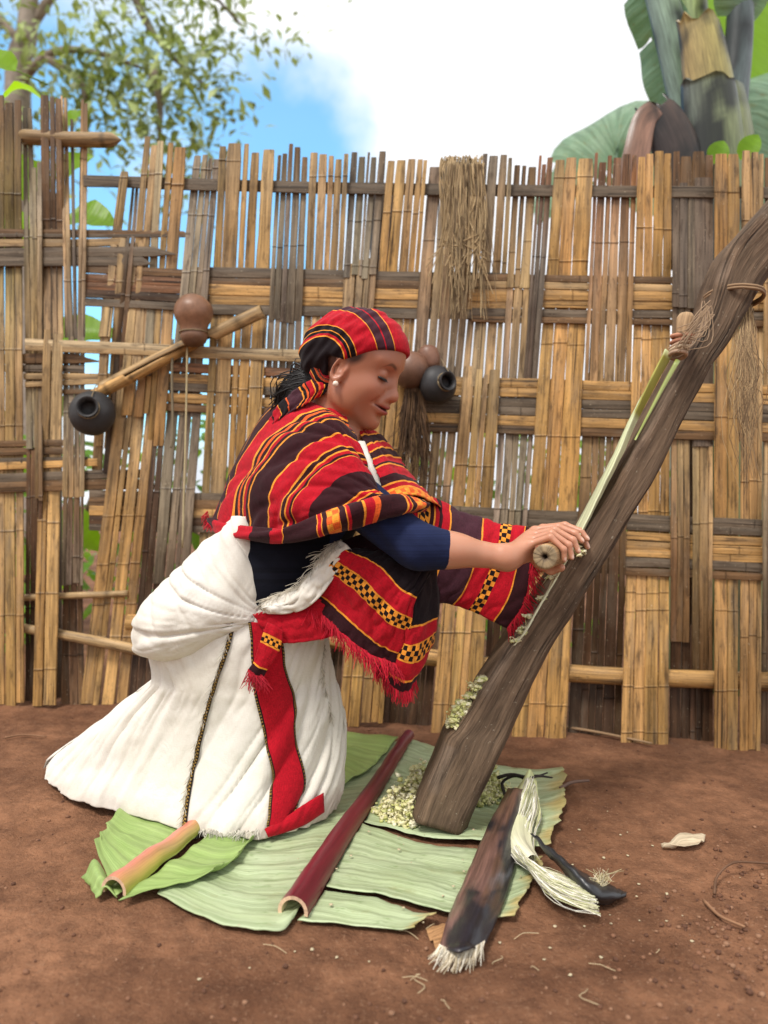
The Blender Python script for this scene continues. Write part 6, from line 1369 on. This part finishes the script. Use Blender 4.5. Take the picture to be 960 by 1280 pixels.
# far lapel and far shoulder
cloth_mat('shawl_lapel_cloth', [(.10, 'R'), (.13, 'Y'), (.22, 'D'), (.25, 'Y'), (.31, 'R'), (.34, 'Y'), (.42, 'D'), (.45, 'Y'), (.52, 'R'), (.55, 'D'), (.58, 'Y'), (.70, 'R'), (.80, 'D'), (.83, 'Y'), (.87, 'R'), (.90, 'Y'), (1, 'c')], .2, .012, chk=('Y', 'O'), wob=.004)
LP = [[(446, 530, 1.57), (452, 534, 1.575), (460, 534, 1.62), (458, 536, 1.70)], [(460, 558, 1.505), (472, 554, 1.54), (488, 556, 1.62), (480, 560, 1.72)], [(468, 580, 1.475), (486, 574, 1.52), (505, 580, 1.60), (500, 586, 1.72)], [(476, 602, 1.455), (500, 596, 1.50), (524, 606, 1.59), (520, 612, 1.72)], [(486, 626, 1.445), (515, 618, 1.48), (550, 632, 1.585), (545, 640, 1.70)]]
cloth('shawl_lapel', LP, 50, 30, M['shawl_lapel_cloth'], fold=folds(5, 3, .007, 33))
V_, F_, UV_ = tube(catmull([P(447, 560, 1.53), P(462, 588, 1.50), P(474, 618, 1.49)], 10), .022, 10); mesh('white_collar', V_, F_, M['white'], person)
# the end that covers the far arm
cloth_mat('shawl_arm_cloth', [(.05, 'D'), (.065, 'Y'), (.09, 'R'), (.105, 'Y'), (.17, 'c'), (.185, 'Y'), (.21, 'D'), (.225, 'Y'), (.25, 'R'), (.27, 'D'), (.33, 'R'), (.35, 'Y'), (.58, 'P'), (.60, 'Y'), (.715, 'R'), (.80, 'c'), (.90, 'R'), (.915, 'Y'), (1, 'D')], .30, .011, chk=('Y', 'K'), wob=.004)
AR = [[(488, 600, 1.70), (496, 594, 1.62), (508, 625, 1.55), (500, 685, 1.55), (486, 730, 1.57)], [(530, 625, 1.69), (538, 619, 1.63), (540, 650, 1.57), (526, 705, 1.565), (510, 748, 1.58)], [(566, 644, 1.69), (572, 639, 1.625), (572, 670, 1.575), (556, 722, 1.565), (540, 752, 1.58)],
      [(606, 654, 1.68), (606, 650, 1.62), (602, 685, 1.575), (584, 735, 1.565), (568, 757, 1.58)], [(640, 660, 1.67), (640, 658, 1.615), (632, 695, 1.575), (612, 745, 1.565), (598, 768, 1.58)], [(672, 668, 1.66), (670, 663, 1.61), (664, 705, 1.58), (656, 750, 1.57), (634, 786, 1.58)]]
o_, g = cloth('shawl_arm_cover', AR, 80, 40, M['shawl_arm_cloth'], fold=folds(6, 3, .007, 35, du=2))
fringe('arm_fringe', g[-1, 8:], 300, .036, (206, 30, 52), seed=62, r=.0010, down=(.45, -.1, -.75), spread=.35)
# the end that hangs in front; behind it an added dark sheet for shade under the shawl
cloth_mat('shawl_front_cloth', [(.12, 'D'), (.145, 'Y'), (.40, 'R'), (.42, 'Y'), (.55, 'c'), (.57, 'Y'), (.76, 'R'), (.785, 'Y'), (1, 'K')], .17, .0085, chk=('Y', 'K'), wob=.006)
FR = [[(384, 752, 1.50), (424, 788, 1.465), (462, 818, 1.455), (500, 830, 1.465)], [(400, 727, 1.475), (440, 757, 1.445), (477, 792, 1.438), (508, 806, 1.45)], [(413, 705, 1.455), (450, 730, 1.43), (486, 766, 1.425), (514, 780, 1.44)], [(430, 688, 1.445), (468, 706, 1.425), (500, 738, 1.42), (520, 750, 1.435)], [(450, 684, 1.455), (486, 692, 1.445), (520, 708, 1.445), (540, 716, 1.46)]]
o_, g = cloth('shawl_front', FR, 60, 50, M['shawl_front_cloth'], fold=folds(2, 6, .009, 37))
fringe('front_fringe', g[0], 340, .042, (212, 34, 56), seed=63, r=.0010, down=(.25, -.15, -.9), spread=.28)
cloth_mat('shawl_fold_cloth', [(.09, 'D'), (.12, 'Y'), (.28, 'R'), (.30, 'Y'), (.42, 'c'), (.44, 'Y'), (.56, 'R'), (.585, 'Y'), (1, 'K')], .2, .0085, chk=('Y', 'K'), wob=.006)
FB = [[(466, 836, 1.50), (488, 858, 1.475), (508, 866, 1.475), (520, 848, 1.50)], [(478, 812, 1.49), (500, 830, 1.455), (520, 832, 1.465), (541, 808, 1.50)], [(494, 785, 1.48), (508, 795, 1.445), (526, 793, 1.455), (546, 782, 1.50)], [(504, 745, 1.48), (515, 750, 1.445), (531, 749, 1.455), (547, 744, 1.50)], [(510, 702, 1.48), (520, 705, 1.455), (535, 706, 1.46), (549, 708, 1.50)]]
o_, g = cloth('shawl_fold', FB, 50, 24, M['shawl_fold_cloth'], fold=folds(3, 3, .007, 38))
fringe('fold_fringe', g[0], 150, .026, (212, 34, 56), seed=64, r=.0010, spread=.3)
CC['L'] = (40, 16, 22); cloth_mat('shawl_lining', [(.5, 'L'), (1, 'L')], .2)
cloth('shawl_lining', [[(400, 690, 1.56), (450, 668, 1.54), (500, 660, 1.56), (552, 690, 1.60)], [(430, 750, 1.55), (470, 742, 1.54), (515, 740, 1.55), (550, 745, 1.57)], [(455, 790, 1.54), (480, 800, 1.53), (515, 805, 1.53), (545, 790, 1.55)]], 20, 20, M['shawl_lining'])  # added sheet, its dark colour standing for shade under the arm

# ------------------------------------------------------------------ the bamboo scraper in her hands
sc_ = empty('bamboo_scraper', (TA+TB)/2); tag(sc_, 'short thick bamboo scraper held crosswise on the beam in both hands', 'tool')
n = 26; V, F, UV, T = [], [], [], []; e1 = np.array((1, 0, 0.))-tax*tax[0]; e1 /= np.linalg.norm(e1); e2 = np.cross(e1, tax)
prof = [(0.0, .0050), (.0004, .012), (.0002, .0185), (.0006, .0225), (.003, TR), (.012, TR*1.01), (.030, TR*.985), (.06, TR), (.1, TR), (.104, TR*1.08), (.108, TR), (.16, TR*.99), (.2, TR*.98), (.236, TR*.97), (.238, .012), (.2375, .004)]
prof = [(.020, .0036), (.004, .0042)]+prof
for i, (h, r) in enumerate(prof):
    for k in range(n):
        th = 2*math.pi*k/n; rr = r*(1+.05*nz1(k*.5+i*.3, 41)) if i > 3 else r*(1+.22*nz1(k*.35, 43)); V.append(TA+tax*h+(e1*math.cos(th)+e2*math.sin(th))*rr); UV.append((th*TR, h)); T.append(np.array(lin((176, 140, 98)))*(1+.2*nz1(k, 2)) if i > 5 else np.array(lin((70, 54, 40) if i < 3 else (158, 138, 108)))*(1+.25*nz1(k*1.1+i*2, 3)))
for i in range(len(prof)-1):
    for k in range(n): F.append((i*n+k, (i+1)*n+k, (i+1)*n+(k+1) % n, i*n+(k+1) % n))
F.append(tuple(range(n))); F.append(tuple((len(prof)-1)*n+k for k in range(n))[::-1])
mesh('handle', V, F, M['bamboo'], sc_, uv=UV, tint=T)

GRP = dict(gourd='gourds hung on the fence', clay_pot='black clay pots hung on the fence', enset_leaf='enset leaves laid on the soil', enset_pulp='scraped enset pulp', leafy_bush='bushes behind the fence', twine='cords under the gourd', leaf_scrap='torn leaf scraps', twig='twigs on the soil')
for o_ in bpy.data.objects:
    k = o_.name.split('.')[0]
    if o_.parent is None and k in GRP and not o_.get('group'): o_['group'] = GRP[k]
